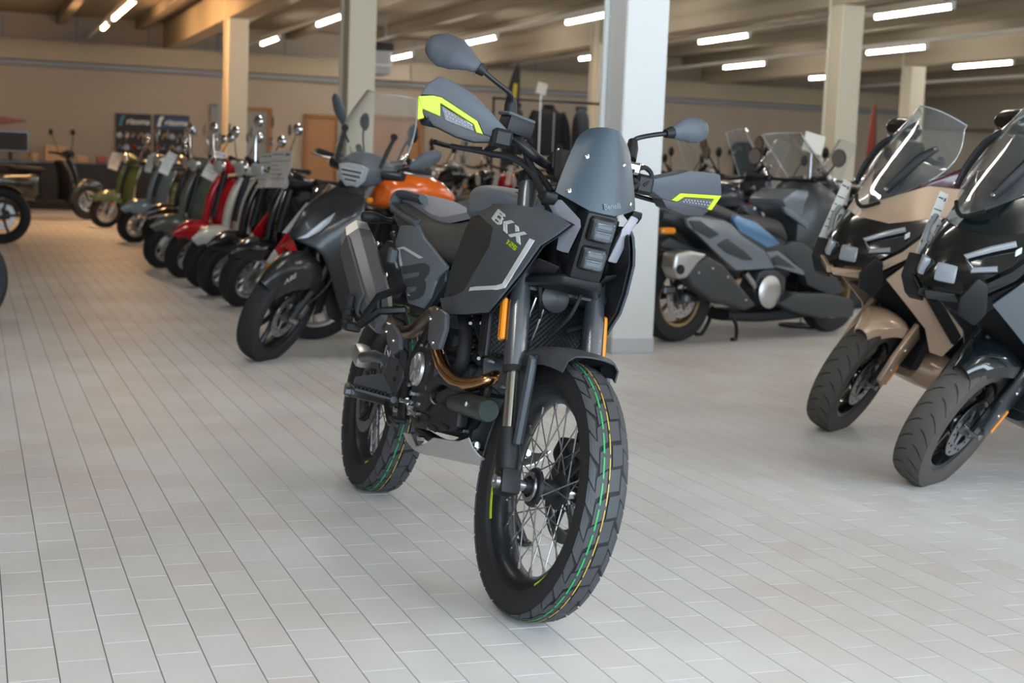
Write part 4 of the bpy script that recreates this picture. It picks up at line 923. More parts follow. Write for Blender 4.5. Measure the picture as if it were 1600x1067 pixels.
# ================================================================== kit for the other vehicles
def paint(name, col, **k): return mat('paint_'+name, col, k.pop('rough', .22), k.pop('metal', .0), coat=k.pop('coat', .7), **k)
def cast_wheel(root, c, R, hw, rim_r, m_rim, nsp=5, disc=0, m_tyre='rubber', m_disc='steel', W=None, rim_ring=None, twist=.25, cuts=0, disc_r=.11):
    """tyre, cast rim with spokes, hub, brake disc on side disc"""
    T = Matrix.Translation(Vector(c)) @ (W or Matrix.Identity(4))
    ty = obj('tyre', MB().lathe(tyre_profile(R, hw, R-rim_r), seg=44, closed=True).xf(T), m_tyre, root)
    if cuts:
        g = MB()
        for i in range(cuts):
            for s in (-1, 1):
                a0 = 2*math.pi*(i+(.5 if s > 0 else 0))/cuts; q = []
                for k in range(4):
                    f = k/3; sy = s*hw*(.12+.78*f); r = R-(R-rim_r)*.30*(1-math.cos(abs(sy)/hw*1.25)**.55)+.0012; a = a0+f*.20-.05*math.sin(f*3)
                    for da in (0, .030*(1-abs(f-.5))): q.append(Vector((r*math.sin(a+da), sy, r*math.cos(a+da))))
                g.add(q, [(2*k, 2*k+1, 2*k+3, 2*k+2) for k in range(3)])
        obj('tread_cuts', g.xf(T), 'black_matte', ty, 0)
    y0 = hw*.7; rr = rim_r
    mb = MB().lathe([(rr+.004, -y0), (rr+.004, -y0+.006), (rr-.014, -y0*.5), (rr-.014, y0*.5), (rr+.004, y0-.006), (rr+.004, y0), (rr-.012, y0-.004), (rr-.024, y0*.4), (rr-.024, -y0*.4), (rr-.012, -y0+.004)], seg=40, closed=True)
    for i in range(nsp):
        a = 2*math.pi*i/nsp; b = a+twist
        p0 = Vector((.035*math.sin(a), 0, .035*math.cos(a))); p1 = Vector(((rr-.018)*math.sin(b), 0, (rr-.018)*math.cos(b))); mid = (p0+p1)/2+Vector((math.cos(a), 0, -math.sin(a)))*rr*.03
        mb.tube([p0, mid, p1], [.018, .013, .015], 6, sub=2)
    mb.lathe([(0, -y0*.7), (.036, -y0*.7), (.045, -y0*.3), (.045, y0*.3), (.036, y0*.7), (0, y0*.7)], seg=20)
    rim = obj('rim', mb.xf(T), m_rim, root)
    if rim_ring: obj('rim_edge', MB().lathe([(rr+.006, -y0-.002), (rr-.006, -y0-.002), (rr-.006, -y0+.003), (rr+.006, -y0+.003)], seg=40, closed=True).lathe([(rr+.006, y0-.003), (rr-.006, y0-.003), (rr-.006, y0+.002), (rr+.006, y0+.002)], seg=40, closed=True).xf(T), rim_ring, rim)
    if disc:
        d = disc_mb((0, 0, 0), disc*(y0+.012), disc_r, disc_r*.62, .004, 32); h = MB().lathe([(0, 0), (disc_r*.3, 0), (disc_r*.36, .006), (0, .008)], (0, disc*(y0+.004), 0), (0, disc, 0), 20)
        for i in range(5):
            a = 2*math.pi*i/5; h.tube([(disc_r*.25*math.sin(a), disc*(y0+.01), disc_r*.25*math.cos(a)), (disc_r*.68*math.sin(a+.3), disc*(y0+.012), disc_r*.68*math.cos(a+.3))], .007, 6)
        dd = obj('brake_disc', d.xf(T), m_disc, root); obj('disc_hub', h.xf(T), 'alloy_dark', dd)
        hm = MB()
        for i in range(18):
            a = 2*math.pi*i/18; r = disc_r*(.74 if i % 2 else .88); hm.lathe([(0, 0), (.005, 0), (.005, .001), (0, .001)], (r*math.sin(a), disc*(y0+.0145), r*math.cos(a)), (0, disc, 0), 8)
        obj('disc_holes', hm.xf(T), 'black_matte', dd, 0)
    return rim
def round_mirror(root, base, tip, r=.05, m='chrome', m_stem='chrome', face=(-1, 0, 0), oval=1.0):
    base, tip = Vector(base), Vector(tip)
    obj('mirror_stem', MB().tube([base, base.lerp(tip, .55)+Vector((.012, 0, 0)), tip], .006, 8, sub=3), m_stem, root)
    n = Vector(face).normalized()
    h = obj('mirror_head', MB().lathe([(0, -.028), (r*.55, -.024), (r*.9, -.010), (r, 0), (r*.96, .004), (0, .004)], tip, n, 22), m, root)
    obj('mirror_glass', MB().lathe([(0, .004), (r*.9, .004), (r*.9, .006), (0, .006)], tip, n, 22), 'mirror_glass', h)
def bars(root, x, z, w_, m='black_matte', rise=.03, grip='rubber', lever='steel'):
    """bars, grips and levers"""
    b = obj('handlebar', MB().tube([(x-.06, -w_, z+rise), (x, -w_*.45, z), (x, w_*.45, z), (x-.06, w_, z+rise)], .0125, 10, sub=4), m, root)
    for s in (-1, 1):
        e = Vector((x-.06, s*w_, z+rise)); d = (e-Vector((x, s*w_*.45, z))).normalized()
        obj('grip', MB().tube([e-d*.115, e+d*.012], .018, 12), grip, root)
        obj('bar_end', MB().tube([e+d*.012, e+d*.03], .015, 10), lever, root)
        obj('lever', MB().tube([e-d*.15+Vector((.02, 0, -.004)), e-d*.06+Vector((.055, 0, -.008)), e+d*.03+Vector((.05, 0, -.012))], [.008, .006, .008], 8, sub=3), lever, root)
        obj('switchgear', MB().box(e-d*.15, (.05, .055, .045), .012), m, root)
def price_card(F_, pts, label, th=.002, grp='price sheets hung on the vehicles', lines=5, curl=0.0):
    """a sheet of paper: four corners in the frame of the vehicle (tl, tr, br, bl)"""
    q = [Vector(p) for p in pts]; n = (q[1]-q[0]).cross(q[3]-q[0]).normalized(); N = 6
    gr = [[q[0].lerp(q[1], j/N).lerp(q[3].lerp(q[2], j/N), i/N)+n*(curl*math.sin(math.pi*i/N)) for j in range(N+1)] for i in range(N+1)]
    t = thing('price_sheet', label, 'paper sheet', F_.M, grp)
    obj('sheet', MB().sheet(gr, th), 'paper', t, 40)
    mb = MB(); at = lambda a, b, o: q[0].lerp(q[1], a).lerp(q[3].lerp(q[2], a), b)+n*(curl*math.sin(math.pi*b)+o)
    def bar_(a0, a1, b0, b1): mb.add([at(a0, b0, .0012), at(a1, b0, .0012), at(a1, b1, .0012), at(a0, b1, .0012)], [(0, 1, 2, 3)]); mb.add([at(a0, b0, -th-.0012), at(a1, b0, -th-.0012), at(a1, b1, -th-.0012), at(a0, b1, -th-.0012)], [(0, 3, 2, 1)])
    bar_(.1, .62, .08, .10); bar_(.72, .9, .07, .12)
    for k in range(lines): bar_(.1, .9-.17*((k*7) % 4), .26+.12*k, .275+.12*k)
    obj('print', mb, 'ink', t, 0)
    return t

mat('screen_rim', 'b9c0c4', .2, coat=.5)
def screen_edge(gr, par, X=None):
    h, n = len(gr), len(gr[0]); b = [gr[i][0] for i in range(1, h)]+[gr[h-1][j] for j in range(1, n)]+[gr[i][n-1] for i in range(h-2, 0, -1)]
    mb = MB().tube(b, .0028, 6); obj('screen_edge', mb.xf(X) if X else mb, 'screen_rim', par)
# ------------------------------------------------------------------ classic scooter
def classic_scooter(name, label, x, y, head, body, group='scooters parked in a row', steer=0.0, trim='chrome', seat='black_plastic', fender=None, fork_m='alloy', rim='alloy', mir='chrome', mirrors=((.20, .26, .20), (-.20, .26, .20)), R=.24, hw=.058, shield=True, tall=1.0, fl=True, nsp=8, lamp='round', rimring=None, signal=False, lean=8):
    Fv = Fr(x-1.28*math.cos(R_(head)), y-1.28*math.sin(R_(head)), head, lean)
    t = thing(name, label, 'scooter', Fv.M, group); wb_ = 1.28; fender = fender or body
    W = Fv.I @ Fr(x, y, head+steer, lean+.62*steer).M; T = W @ Matrix.Translation((0, 0, R))
    cast_wheel(t, (0, 0, 0), R, hw, .150, rim, nsp, 1, W=T, rim_ring=rimring, disc_r=.095)
    cast_wheel(t, (0, 0, R), R, hw*1.05, .150, rim, nsp)
    for s in (-1, 1): obj('fork_leg', MB().tube([(-.12, s*.075, .52), (-.04, s*.085, .32), (0, s*.085, R)], [.016, .018, .020], 10, sub=3).xf(W), fork_m, t)
    gr = []
    for i in range(15):
        a = R_(-70+i*(70+52)/14); k = math.sin(math.pi*(.10+.86*i/14))**.5; tip = max(0, (i-10)/4)
        gr.append([Vector(((R+.04+dr*1.0+.03*tip)*math.sin(a), yy*k*(1-.55*tip**2), R+(R+.04+dr+.015*tip)*math.cos(a))) for yy, dr in ((-.106, -.095), (-.102, -.04), (-.076, .004), (-.038, .020), (0, .026), (.038, .020), (.076, .004), (.102, -.04), (.106, -.095))])
    obj('front_fender', MB().sheet(gr, .004).xf(W), fender, t, 40)
    # leg shield: broad curved sheet rising from the floorboard to the steering head
    for nm, off, m in (('leg_shield', 0.0, body), ('inner_shield', -.055, 'black_plastic')):
        gr = []
        for i in range(13):
            f = i/12; z = .26+.62*f; xx = 1.02-.02*f+.06*math.sin(math.pi*f*.8)-.10*f*f; hwid = .205+.035*math.sin(math.pi*(f*.9+.08))-.10*max(0, f-.55)**1.2*2
            row = []
            for j in range(11):
                q = -1+j/5; row.append(Vector((xx-.115*abs(q)**2.2+off*(1-.6*q*q), hwid*q, z)))
            gr.append(row)
        sh_ = obj(nm, MB().sheet([r[::-1] for r in gr], .012), m, t, 40)
    edge = []
    for s in (1, -1):
        for i in range(13)[::1 if s > 0 else -1]:
            p = gr[i][10 if s > 0 else 0]; edge.append(Vector((p.x+.055*.4, p.y, p.z)))
    obj('shield_trim', MB().tube(edge, .009, 8), trim, t)
    obj('horn_cover', MB().body([(.30, 1.075, 0, .03, .03), (.45, 1.105, 0, .032, .045), (.65, 1.085, 0, .034, .05), (.80, 1.04, 0, .03, .045), (.90, .99, 0, .02, .035)], 14, 'z', 2.2, 3), body, t)
    # floorboard, under-seat body, seat
    obj('floorboard', MB().prism([(1.03, -.16, .25), (1.03, .16, .25), (.55, .17, .25), (.45, .12, .27), (.45, -.12, .27), (.55, -.17, .25)], (0, 0, .05), .012, 2), 'black_plastic', t)
    obj('tail_body', MB().body([(.52, 0, .50, .10, .22), (.42, 0, .50, .165, .22), (.22, 0, .50, .19, .20), (.0, 0, .53, .19, .18), (-.18, 0, .58, .15, .13), (-.30, 0, .63, .08, .05)], 22, 'x', 2.8, 4), body, t, 40)
    obj('seat', MB().body([(.58, 0, .73, .09, .03), (.5, 0, .74, .13, .05), (.30, 0, .755, .145, .055), (.12, 0, .76, .14, .05), (.02, 0, .785, .14, .05), (-.16, 0, .79, .125, .045), (-.24, 0, .785, .09, .025)], 18, 'x', 2.6, 4), seat, t, 40)
    obj('grab_rail', MB().tube([(-.02, -.15, .74), (-.22, -.14, .76), (-.32, 0, .77), (-.22, .14, .76), (-.02, .15, .74)], .010, 8, sub=4), trim, t)
    obj('tail_lamp', MB().body([(-.33, 0, .66, .03, .02), (-.30, 0, .65, .06, .04), (-.26, 0, .64, .07, .045)], 12, 'x', 2.5), 'red_lens', t)
    obj('engine_case', MB().body([(.30, .10, .28, .04, .07), (.12, .12, .26, .06, .08), (-.06, .11, .25, .05, .06)], 12, 'x', 2.6, 2), 'cast_black', t)
    obj('silencer', MB().body([(.2, -.15, .24, .03, .03), (.12, -.15, .25, .05, .055), (-.2, -.16, .28, .05, .06), (-.24, -.16, .285, .03, .035)], 14, 'x', 2.4, 2), 'black_metal', t)
    g1 = Fv.M @ Vector((.40, .24, 0)); g1.z = .011; obj('side_stand', MB().tube([Vector((.34, .13, .22)), Fv.I @ g1], .010, 8), 'black_metal', t)
    # headset
    H = Matrix.Translation((.93, 0, 0)) @ Matrix.Rotation(R_(steer), 4, 'Z') @ Matrix.Translation((-.93, 0, 0))
    hz = .98*tall
    obj('steering_column', MB().tube([(1.06, 0, .55), (.95, 0, hz-.02)], .03, 10).xf(H), 'black_metal', t)
    hs_ = obj('headset', MB().body([(-.20, .93, hz+.01, .03, .022), (-.12, .935, hz, .045, .035), (-.05, .95, hz, .07, .06), (.0, .955, hz, .078, .066), (.05, .95, hz, .07, .06), (.12, .935, hz, .045, .035), (.20, .93, hz+.01, .03, .022)], 16, 'y', 2.2, 3).xf(H), body, t, 40)
    lr = .062
    if lamp == 'round':
        obj('headlight_ring', MB().lathe([(lr*.86, .0), (lr, -.004), (lr*1.08, -.016), (lr*1.02, -.05), (lr*.6, -.06)], (1.045, 0, hz), (1, 0, -.12), 24).xf(H), trim, t)
        obj('headlight_glass', MB().lathe([(0, .010), (lr*.5, .008), (lr*.9, 0), (lr*.9, -.01), (0, -.012)], (1.045, 0, hz), (1, 0, -.12), 24).xf(H), 'lens_inner', t)
    else:
        obj('headlight_glass', MB().box((1.03, 0, hz), (.05, .13, .085), .02, None, 3).xf(H), 'lens_inner', t)
    n0 = set(t.children)
    bars(t, .90, hz+.015, .33, 'black_plastic', .01, 'rubber', trim)
    for yy, dz, dy in mirrors: round_mirror(t, (.91, yy, hz+.03), (.86, yy+math.copysign(dy*.45, yy), hz+.03+dz), .048, mir, trim)
    for o_ in set(t.children)-n0: o_.data.transform(H)
    for s in (-1, 1):
        if signal: obj('indicator', MB().body([(1.005, s*.125, .72, .008, .014), (1.03, s*.125, .72, .02, .03), (1.045, s*.12, .72, .010, .016)], 12, 'x', 2.3), 'amber', t)
    obj('fork_reflector', MB().lathe([(0, 0), (.022, 0), (.022, .008), (0, .010)], (-.03, .108, R+.14), (0, 1, 0), 14).xf(W), 'amber', t)
    return Fv, t
# ------------------------------------------------------------------ plain motorcycle for the rows behind
def street_bike(name, label, x, y, head, tank, group='motorcycles crowded together at the back', screen=False, lean=6, seatc='black_plastic', rim='rim_black', wire=False, tail=None, card=None, Rw=.31, bag=False, guard=False):
    Fv = Fr(x, y, head, lean); t = thing(name, label, 'motorcycle', Fv.M, group); wb_ = 1.42
    cast_wheel(t, (wb_, 0, Rw), Rw, .055, .22, rim, 14 if wire else 5, 1, twist=.5 if wire else .25, disc_r=.14); cast_wheel(t, (0, 0, Rw), Rw, .07, .22, rim, 14 if wire else 5, -1, twist=.5 if wire else .25)
    for s in (-1, 1): obj('fork_leg', MB().tube([(1.13, s*.10, .98), (1.28, s*.10, .62), (1.29, s*.10, .60), (wb_, s*.10, Rw)], [.024, .024, .018, .022], 10), 'steel', t)
    obj('triple_clamp', MB().box((1.15, 0, .95), (.07, .25, .04), .012), 'black_metal', t)
    gr = [[Vector((wb_+(Rw+.02+dr)*math.sin(R_(a)), yy, Rw+(Rw+.02+dr)*math.cos(R_(a)))) for yy, dr in ((-.07, -.03), (-.05, .005), (0, .012), (.05, .005), (.07, -.03))] for a in range(-60, 41, 10)]
    obj('front_fender', MB().sheet(gr, .004), tank if tail is None else tail, t, 40)
    obj('tank', MB().body([(1.10, 0, .86, .06, .05), (1.03, 0, .89, .13, .10), (.88, 0, .90, .155, .115), (.70, 0, .88, .13, .10), (.58, 0, .84, .08, .06)], 20, 'x', 2.5, 4), tank, t, 40)
    obj('filler_cap', MB().lathe([(0, 0), (.035, 0), (.035, .008), (0, .010)], (.88, 0, 1.013), (0, 0, 1), 16), 'steel', t)
    obj('seat', MB().body([(.64, 0, .83, .09, .035), (.5, 0, .825, .13, .05), (.30, 0, .83, .135, .05), (.12, 0, .87, .12, .05), (-.12, 0, .91, .09, .04), (-.20, 0, .925, .05, .02)], 16, 'x', 2.6, 3), seatc, t, 40)
    obj('tail_unit', MB().body([(.3, 0, .76, .12, .04), (.05, 0, .81, .11, .05), (-.2, 0, .875, .07, .035), (-.28, 0, .89, .03, .012)], 12, 'x', 2.6, 3), tail or tank, t, 40)
    obj('tail_lamp', MB().box((-.27, 0, .885), (.03, .08, .03), .008), 'red_lens', t)
    obj('engine', MB().box((.78, 0, .44), (.46, .26, .26), .04, None, 2).box((.88, 0, .64), (.22, .22, .2), .03, (0, R_(15), 0), 2), 'cast_black', t)
    obj('radiator', MB().box((1.10, 0, .66), (.04, .28, .26), .01, (0, R_(-15), 0)), 'black_metal', t)
    for s in (-1, 1):
        obj('frame_tube', MB().tube([(1.08, s*.05, .88), (.9, s*.14, .74), (.62, s*.15, .58), (.54, s*.13, .36)], .022, 8, sub=4), 'black_metal', t)
        obj('swingarm', MB().tube([(.56, s*.10, .38), (.0, s*.115, Rw)], [.03, .022], 8), 'black_metal', t)
        obj('footpeg', MB().tube([(.52, s*.13, .36), (.52, s*.24, .36)], .012, 8), 'black_metal', t)
    obj('exhaust_pipe', MB().tube([(1.02, -.06, .56), (1.10, -.09, .42), (1.0, -.13, .27), (.55, -.15, .27), (.30, -.17, .33)], .022, 10, sub=5), 'header_tan', t)
    obj('silencer', MB().tube([(.34, -.17, .32), (.28, -.18, .35), (-.06, -.20, .48), (-.10, -.20, .49)], [.025, .052, .056, .035], 14), 'steel', t)
    obj('headlight', MB().lathe([(0, .03), (.06, .022), (.088, 0), (.092, -.03), (.06, -.09), (0, -.11)], (1.27, 0, .93), (1, 0, -.1), 24), 'black_gloss', t)
    obj('headlight_glass', MB().lathe([(0, .034), (.05, .028), (.082, .004), (.08, 0), (0, 0)], (1.27, 0, .93), (1, 0, -.1), 24), 'lens_inner', t)
    bars(t, 1.10, 1.06, .37, 'black_metal', .05)
    for s in (-1, 1): round_mirror(t, (1.06, s*.24, 1.10), (1.02, s*.34, 1.27), .055, 'black_plastic', 'black_metal')
    for s in (-1, 1): obj('indicator', MB().tube([(1.20, s*.12, .86), (1.20, s*.17, .86), (1.20, s*.20, .86), (1.20, s*.215, .86)], [.010, .012, .02, .006], 10), 'amber', t)
    g1 = Fv.M @ Vector((.66, .24, 0)); g1.z = .011; obj('side_stand', MB().tube([Vector((.55, .12, .32)), Fv.I @ g1], .010, 8), 'black_metal', t)
    if screen:
        gr = []
        for i in range(9):
            f = i/8; gr.append([Vector((1.34-.22*f-.10*q*q*(1-.3*f), (.17-.05*f)*q, 1.02+.40*f-.02*abs(q)**3)) for q in [-1+k/4 for k in range(9)]])
        screen_edge(gr, obj('windscreen', MB().sheet(gr, .004), 'clear_screen', t, 40))
        obj('cowl', MB().body([(1.20, 0, .98, .17, .08), (1.30, 0, .97, .15, .09), (1.40, 0, .93, .08, .06), (1.45, 0, .90, .03, .02)], 14, 'x', 2.4, 3), tank, t, 40)
    return Fv, t
# ================================================================== maxi scooters on the right, side by side
def mir(p): return Vector((p[0], -p[1], p[2]))
def sym_shell(half, faces, th):
    """half: vertices with y>=0; faces on the left half, mirrored to the right"""
    vs = [Vector(v) for v in half]; n = len(vs); m = []; idx = {}
    for i, v in enumerate(vs):
        if abs(v.y) < 1e-6: idx[i] = i
        else: idx[i] = n+len(m); m.append(mir(v))
    return MB().shell(vs+m, [tuple(f) for f in faces]+[tuple(idx[i] for i in f[::-1]) for f in faces], th)
def wheel_frame(Fv, wx, wy, head, lean): return Fv.I @ Fr(wx, wy, head, lean).M
mat('tyre_grey', '49443f', .78, noise=.15, nscale=30, bump=.2, bscale=400); mat('maroon_reflection', '4a1f2c', .25, coat=.6)
mat('lamp_grey', '8b9197', .35, coat=.4); mat('lamp_smoke', '15171a', .12, coat=.8); mat('led_pale', 'a9aeb4', .25, metal=.3, coat=.5); mat('chip_white', 'dfe2e4', .35)
def maxi(name, label, wx, wy, whead, wlean, head, lean, main, plate, flank, gro):
    wb_ = 1.55; h = R_(head); Fv = Fr(wx-wb_*math.cos(h), wy-wb_*math.sin(h), head, lean)
    t = thing(name, label, 'scooter', Fv.M, gro); W = wheel_frame(Fv, wx, wy, whead, wlean); R = .268
    # front end in the steered frame
    def put(n, mb, m, par=t, **k): return obj(n, mb.xf(W), m, par, **k)
    T = W @ Matrix.Translation((0, 0, R))
    cast_wheel(t, (0, 0, 0), R, .062, .182, 'black_gloss', 5, 1, 'tyre_grey', 'steel', T, None, .15, 26, .115)
    cx_ = Vector((0, 0, R))
    gr = []
    for i in range(13):
        a = R_(-62+i*(62+40)/12); k = 1.08 if i < 8 else 1.08-.14*(i-7)
        gr.append([cx_+Vector(((R+.024+dr)*math.sin(a), yy*k, (R+.024+dr)*math.cos(a))) for yy, dr in ((-.092, -.055), (-.088, -.012), (-.06, .008), (-.02, .018), (.02, .018), (.06, .008), (.088, -.012), (.092, -.055))])
    put('front_fender', MB().sheet(gr, .005), main, smooth=30)
    for s in (-1, 1):
        pts = [(-.19, s*.10, .50), (-.08, s*.10, .575), (.005, s*.10, .42), (.03, s*.10, .31), (-.03, s*.10, .27), (-.10, s*.10, .36)]
        f = put('fork_plate', MB().prism([Vector(p) for p in pts], (0, s*.022, 0), .006, 2), plate)
        for x, z in ((-.075, .45), (-.03, .36)): put('plate_bolt', MB().lathe([(0, 0), (.007, 0), (.006, .004), (0, .005)], (x, s*.122, z), (0, s, 0), 10), 'bolt_steel', f)
        put('fork_leg', MB().tube([(-.20, s*.085, .66), (-.10, s*.09, .46), (0, s*.09, R)], [.022, .022, .024], 10), 'black_metal')
        put('fork_reflector', MB().box((-.075, s*.118, .33), (.022, .012, .10), .004, (0, R_(-28), 0)), 'amber')
        put('caliper', MB().box((-.07, s*.088, R+.05), (.06, .035, .09), .012, (0, R_(-30), 0)), 'black_metal')
    put('axle', MB().tube([(0, -.115, R), (0, .115, R)], .012, 10), 'steel')
    cast_wheel(t, (0, 0, .27), .27, .075, .18, 'black_gloss', 5, -1, 'tyre_grey')
    # nose: headlamp glass, cowl above it, lip below it
    A, B, C, D, E, G = (1.595, 0, .93), (1.545, 0, .985), (1.40, .175, 1.10), (1.12, .30, 1.10), (1.37, .262, .985), (1.535, .135, .93)
    H, I, K = (1.685, 0, .725), (1.625, .135, .745), (1.515, .215, .845)
    cowl = obj('upper_cowl', sym_shell([A, B, C, D, E, G, (1.10, .33, 1.02)], [(0, 5, 1), (5, 2, 1), (5, 4, 2), (4, 6, 3, 2)], .008), main, t, 30, bev=.004)
    lamp = obj('headlamp_glass', sym_shell([A, H, I, K, E, G, (1.64, .07, .84), (1.575, .15, .85)], [(0, 6, 5), (0, 1, 6), (1, 2, 6), (6, 2, 7), (6, 7, 5), (7, 2, 3), (7, 3, 4, 5)], .012), 'lamp_smoke', t, 40)
    for s in (-1, 1):
        ch = [Vector((1.50, s*.205, .925)), Vector((1.560, s*.160, .895)), Vector((1.612, s*.105, .855)), Vector((1.598, s*.130, .815)), Vector((1.545, s*.190, .835))]
        obj('light_chevron', MB().tube([p+Vector((.012, s*.008, 0)) for p in ch], .011, 8), 'led_pale', lamp)
        obj('projector', MB().box((1.648, s*.062, .785), (.03, .075, .065), .012, (0, R_(-12), s*R_(35)), 2), 'lamp_grey', lamp)
        obj('lamp_chip', MB().box((1.505, s*.222, .900), (.045, .006, .022), .002, (0, R_(8), s*R_(28))), 'chip_white', lamp)
        lip = [Vector(p) for p in ((1.69, s*.012, .715), (1.63, s*.14, .733), (1.52, s*.224, .832), (1.37, s*.272, .975), (1.35, s*.268, .955), (1.50, s*.225, .80), (1.62, s*.145, .700), (1.68, s*.02, .685))]
        obj('lamp_lip', MB().prism(lip, (-.03, -s*.01, 0), .003), main, t)
        obj('nose_pod', MB().prism([Vector(p) for p in ((1.64, s*.15, .66), (1.66, s*.165, .72), (1.62, s*.19, .80), (1.585, s*.205, .78), (1.57, s*.205, .68), (1.59, s*.18, .63))], (-.03, -s*.045, 0), .008, 2), 'black_plastic', t)
        obj('chin_wing', MB().prism([Vector(p) for p in ((1.63, s*.06, .67), (1.60, s*.15, .695), (1.50, s*.225, .785), (1.42, s*.25, .84), (1.46, s*.21, .74), (1.55, s*.12, .64))], (-.02, -s*.02, -.015), .006, 2), 'black_plastic', t)
        a = [Vector((x, s*y, z)) for x, y, z in ((1.53, .175, .705), (1.45, .262, .835), (1.10, .315, .97), (1.06, .315, .62), (1.20, .235, .385), (1.26, .22, .40), (1.30, .21, .50), (1.43, .205, .61), (1.31, .285, .73))]
        obj('side_fairing', MB().shell(a, [(0, 1, 8, 7), (1, 2, 8), (8, 2, 3), (7, 8, 6), (8, 3, 6), (6, 3, 4, 5)], .008), flank, t, 25, bev=.003)
        v = [Vector((x, s*y, z)) for x, y, z in ((1.385, .262, .665), (1.36, .276, .70), (1.17, .292, .49), (1.18, .272, .445))]
        obj('fairing_slot', MB().prism(v, (0, -s*.02, 0), .003), 'black_matte', t)
        obj('screen_arm', MB().tube([(1.545, s*.095, 1.055), (1.50, s*.115, 1.12), (1.43, s*.130, 1.20), (1.36, s*.140, 1.245)], [.014, .020, .020, .012], 10, sub=4, flat=.6), 'black_plastic', t)
        for q in ((1.552, s*.101, 1.065), (1.375, s*.145, 1.245)): obj('arm_screw', MB().lathe([(0, 0), (.008, 0), (.007, .005), (0, .006)], q, (1, s*.4, .4), 10), 'bolt_steel', t)
        obj('flank_reflection', MB().prism([Vector(p) for p in ((1.50, s*.07, 1.00), (1.42, s*.15, 1.08), (1.25, s*.20, 1.17), (1.20, s*.20, 1.10), (1.40, s*.15, 1.01))], (0, -s*.02, .01), .006), 'maroon_reflection', t)  # dark red panel stands in for a reflection in the windscreen
        obj('mirror_stem', MB().tube([(1.10, s*.24, 1.14), (1.12, s*.32, 1.22)], .010, 8), 'black_plastic', t)
        obj('mirror_head', MB().body([(1.05, s*.36, 1.25, .05, .02), (1.09, s*.36, 1.25, .085, .05), (1.14, s*.36, 1.25, .08, .045), (1.17, s*.36, 1.25, .05, .02)], 14, 'x', 2.4, 2), 'black_gloss', t)
    gr = []
    for i in range(13):
        f = i/12; row = []
        for j in range(15):
            q = -1+j/7; bx = 1.575-.235*f**.9; zb = .972+.135*abs(q)**1.6; zt = 1.395-.05*abs(q)**2.5
            row.append(Vector((bx-.155*q*q*(1-.25*f), q*(.175+.045*math.sin(math.pi*min(1, f*1.1))-.04*f*f), zb+(zt-zb)*f)))
        gr.append(row)
    screen_edge(gr, obj('windscreen', MB().sheet(gr, .004), 'clear_screen', t, 40))
    obj('screen_foot', MB().tube([gr[0][k]+Vector((.003, 0, -.002)) for k in range(4, 11)], .008, 8), 'black_plastic', t)
    obj('dash', MB().body([(1.14, 0, 1.06, .20, .08), (1.28, 0, 1.06, .18, .085), (1.42, 0, 1.02, .13, .06), (1.50, 0, .98, .06, .02)], 16, 'x', 2.8, 2), 'black_plastic', t)
    obj('screen_slider', MB().box((1.40, 0, 1.16), (.05, .12, .20), .015, (0, R_(-28), 0)), 'black_plastic', t)
    # inner structure, floor, seat, tail
    obj('inner_body', MB().body([(1.02, 0, .62, .20, .30), (1.15, 0, .68, .18, .30), (1.32, 0, .72, .13, .22), (1.44, 0, .74, .09, .12)], 16, 'x', 2.6, 2), 'black_matte', t)
    obj('radiator_guard', MB().box((1.20, 0, .43), (.05, .30, .30), .03, (0, R_(-22), 0), 2), 'black_plastic', t)
    for k in range(4): obj('guard_slot', MB().box((1.235, -.09+.06*k, .43), (.012, .022, .15), .006, (0, R_(-22), 0)), 'black_matte', t)
    obj('belly_pan', MB().body([(.45, 0, .24, .18, .06), (.8, 0, .24, .22, .08), (1.10, 0, .27, .19, .09), (1.22, 0, .30, .12, .06)], 14, 'x', 3, 2), plate, t)
    obj('tunnel', MB().body([(.45, 0, .45, .24, .18), (.75, 0, .42, .26, .15), (1.05, 0, .46, .25, .18)], 14, 'x', 3, 2), 'black_plastic', t)
    obj('tail_body', MB().body([(.70, 0, .56, .14, .12), (.50, 0, .60, .20, .16), (.15, 0, .66, .21, .15), (-.15, 0, .74, .17, .10), (-.36, 0, .80, .08, .04)], 18, 'x', 2.8, 3), main, t)
    obj('seat', MB().body([(.86, 0, .74, .08, .04), (.70, 0, .75, .15, .06), (.40, 0, .76, .18, .06), (.25, 0, .80, .17, .07), (.0, 0, .86, .15, .06), (-.22, 0, .88, .10, .03)], 16, 'x', 2.6, 3), 'seat_side', t)
    obj('tail_lamp', MB().box((-.36, 0, .80), (.03, .15, .04), .01), 'red_lens', t)
    obj('engine', MB().box((.18, .10, .30), (.5, .14, .20), .04, None, 2), 'cast_black', t); obj('silencer', MB().tube([(.3, -.17, .26), (.2, -.19, .28), (-.2, -.21, .42), (-.26, -.21, .44)], [.03, .06, .065, .04], 12), 'black_metal', t)
    bars(t, 1.06, 1.12, .33, 'black_plastic', .02)
    q = Fv.I @ (Fv.M @ Vector((.62, .0, 0))+Vector((0, 0, 0))); g0 = Fv.M @ Vector((.60, .22, .16)); g1 = Fv.M @ Vector((.66, .33, 0)); g1.z = .012
    obj('side_stand', MB().tube([Fv.I @ g0, Fv.I @ g1], .012, 8), 'steel', t)
    return Fv, t
paint('champagne', 'cfb197', metal=.2, rough=.28); paint('champagne_dark', 'b89d84', metal=.3, rough=.3); paint('dark_teal', '10191c', rough=.15); paint('gunmetal', '2c3338', metal=.5, rough=.3); paint('gunmetal_light', '6b747b', metal=.6, rough=.3)
GF, gt = maxi('maxi_scooter', 'champagne gold maxi scooter with clear windscreen beside the black one', 1.365, 6.337, -125, 24.7, -153, 10, paint('champagne', ''), paint('champagne_dark', ''), paint('champagne', ''), 'maxi scooters side by side')
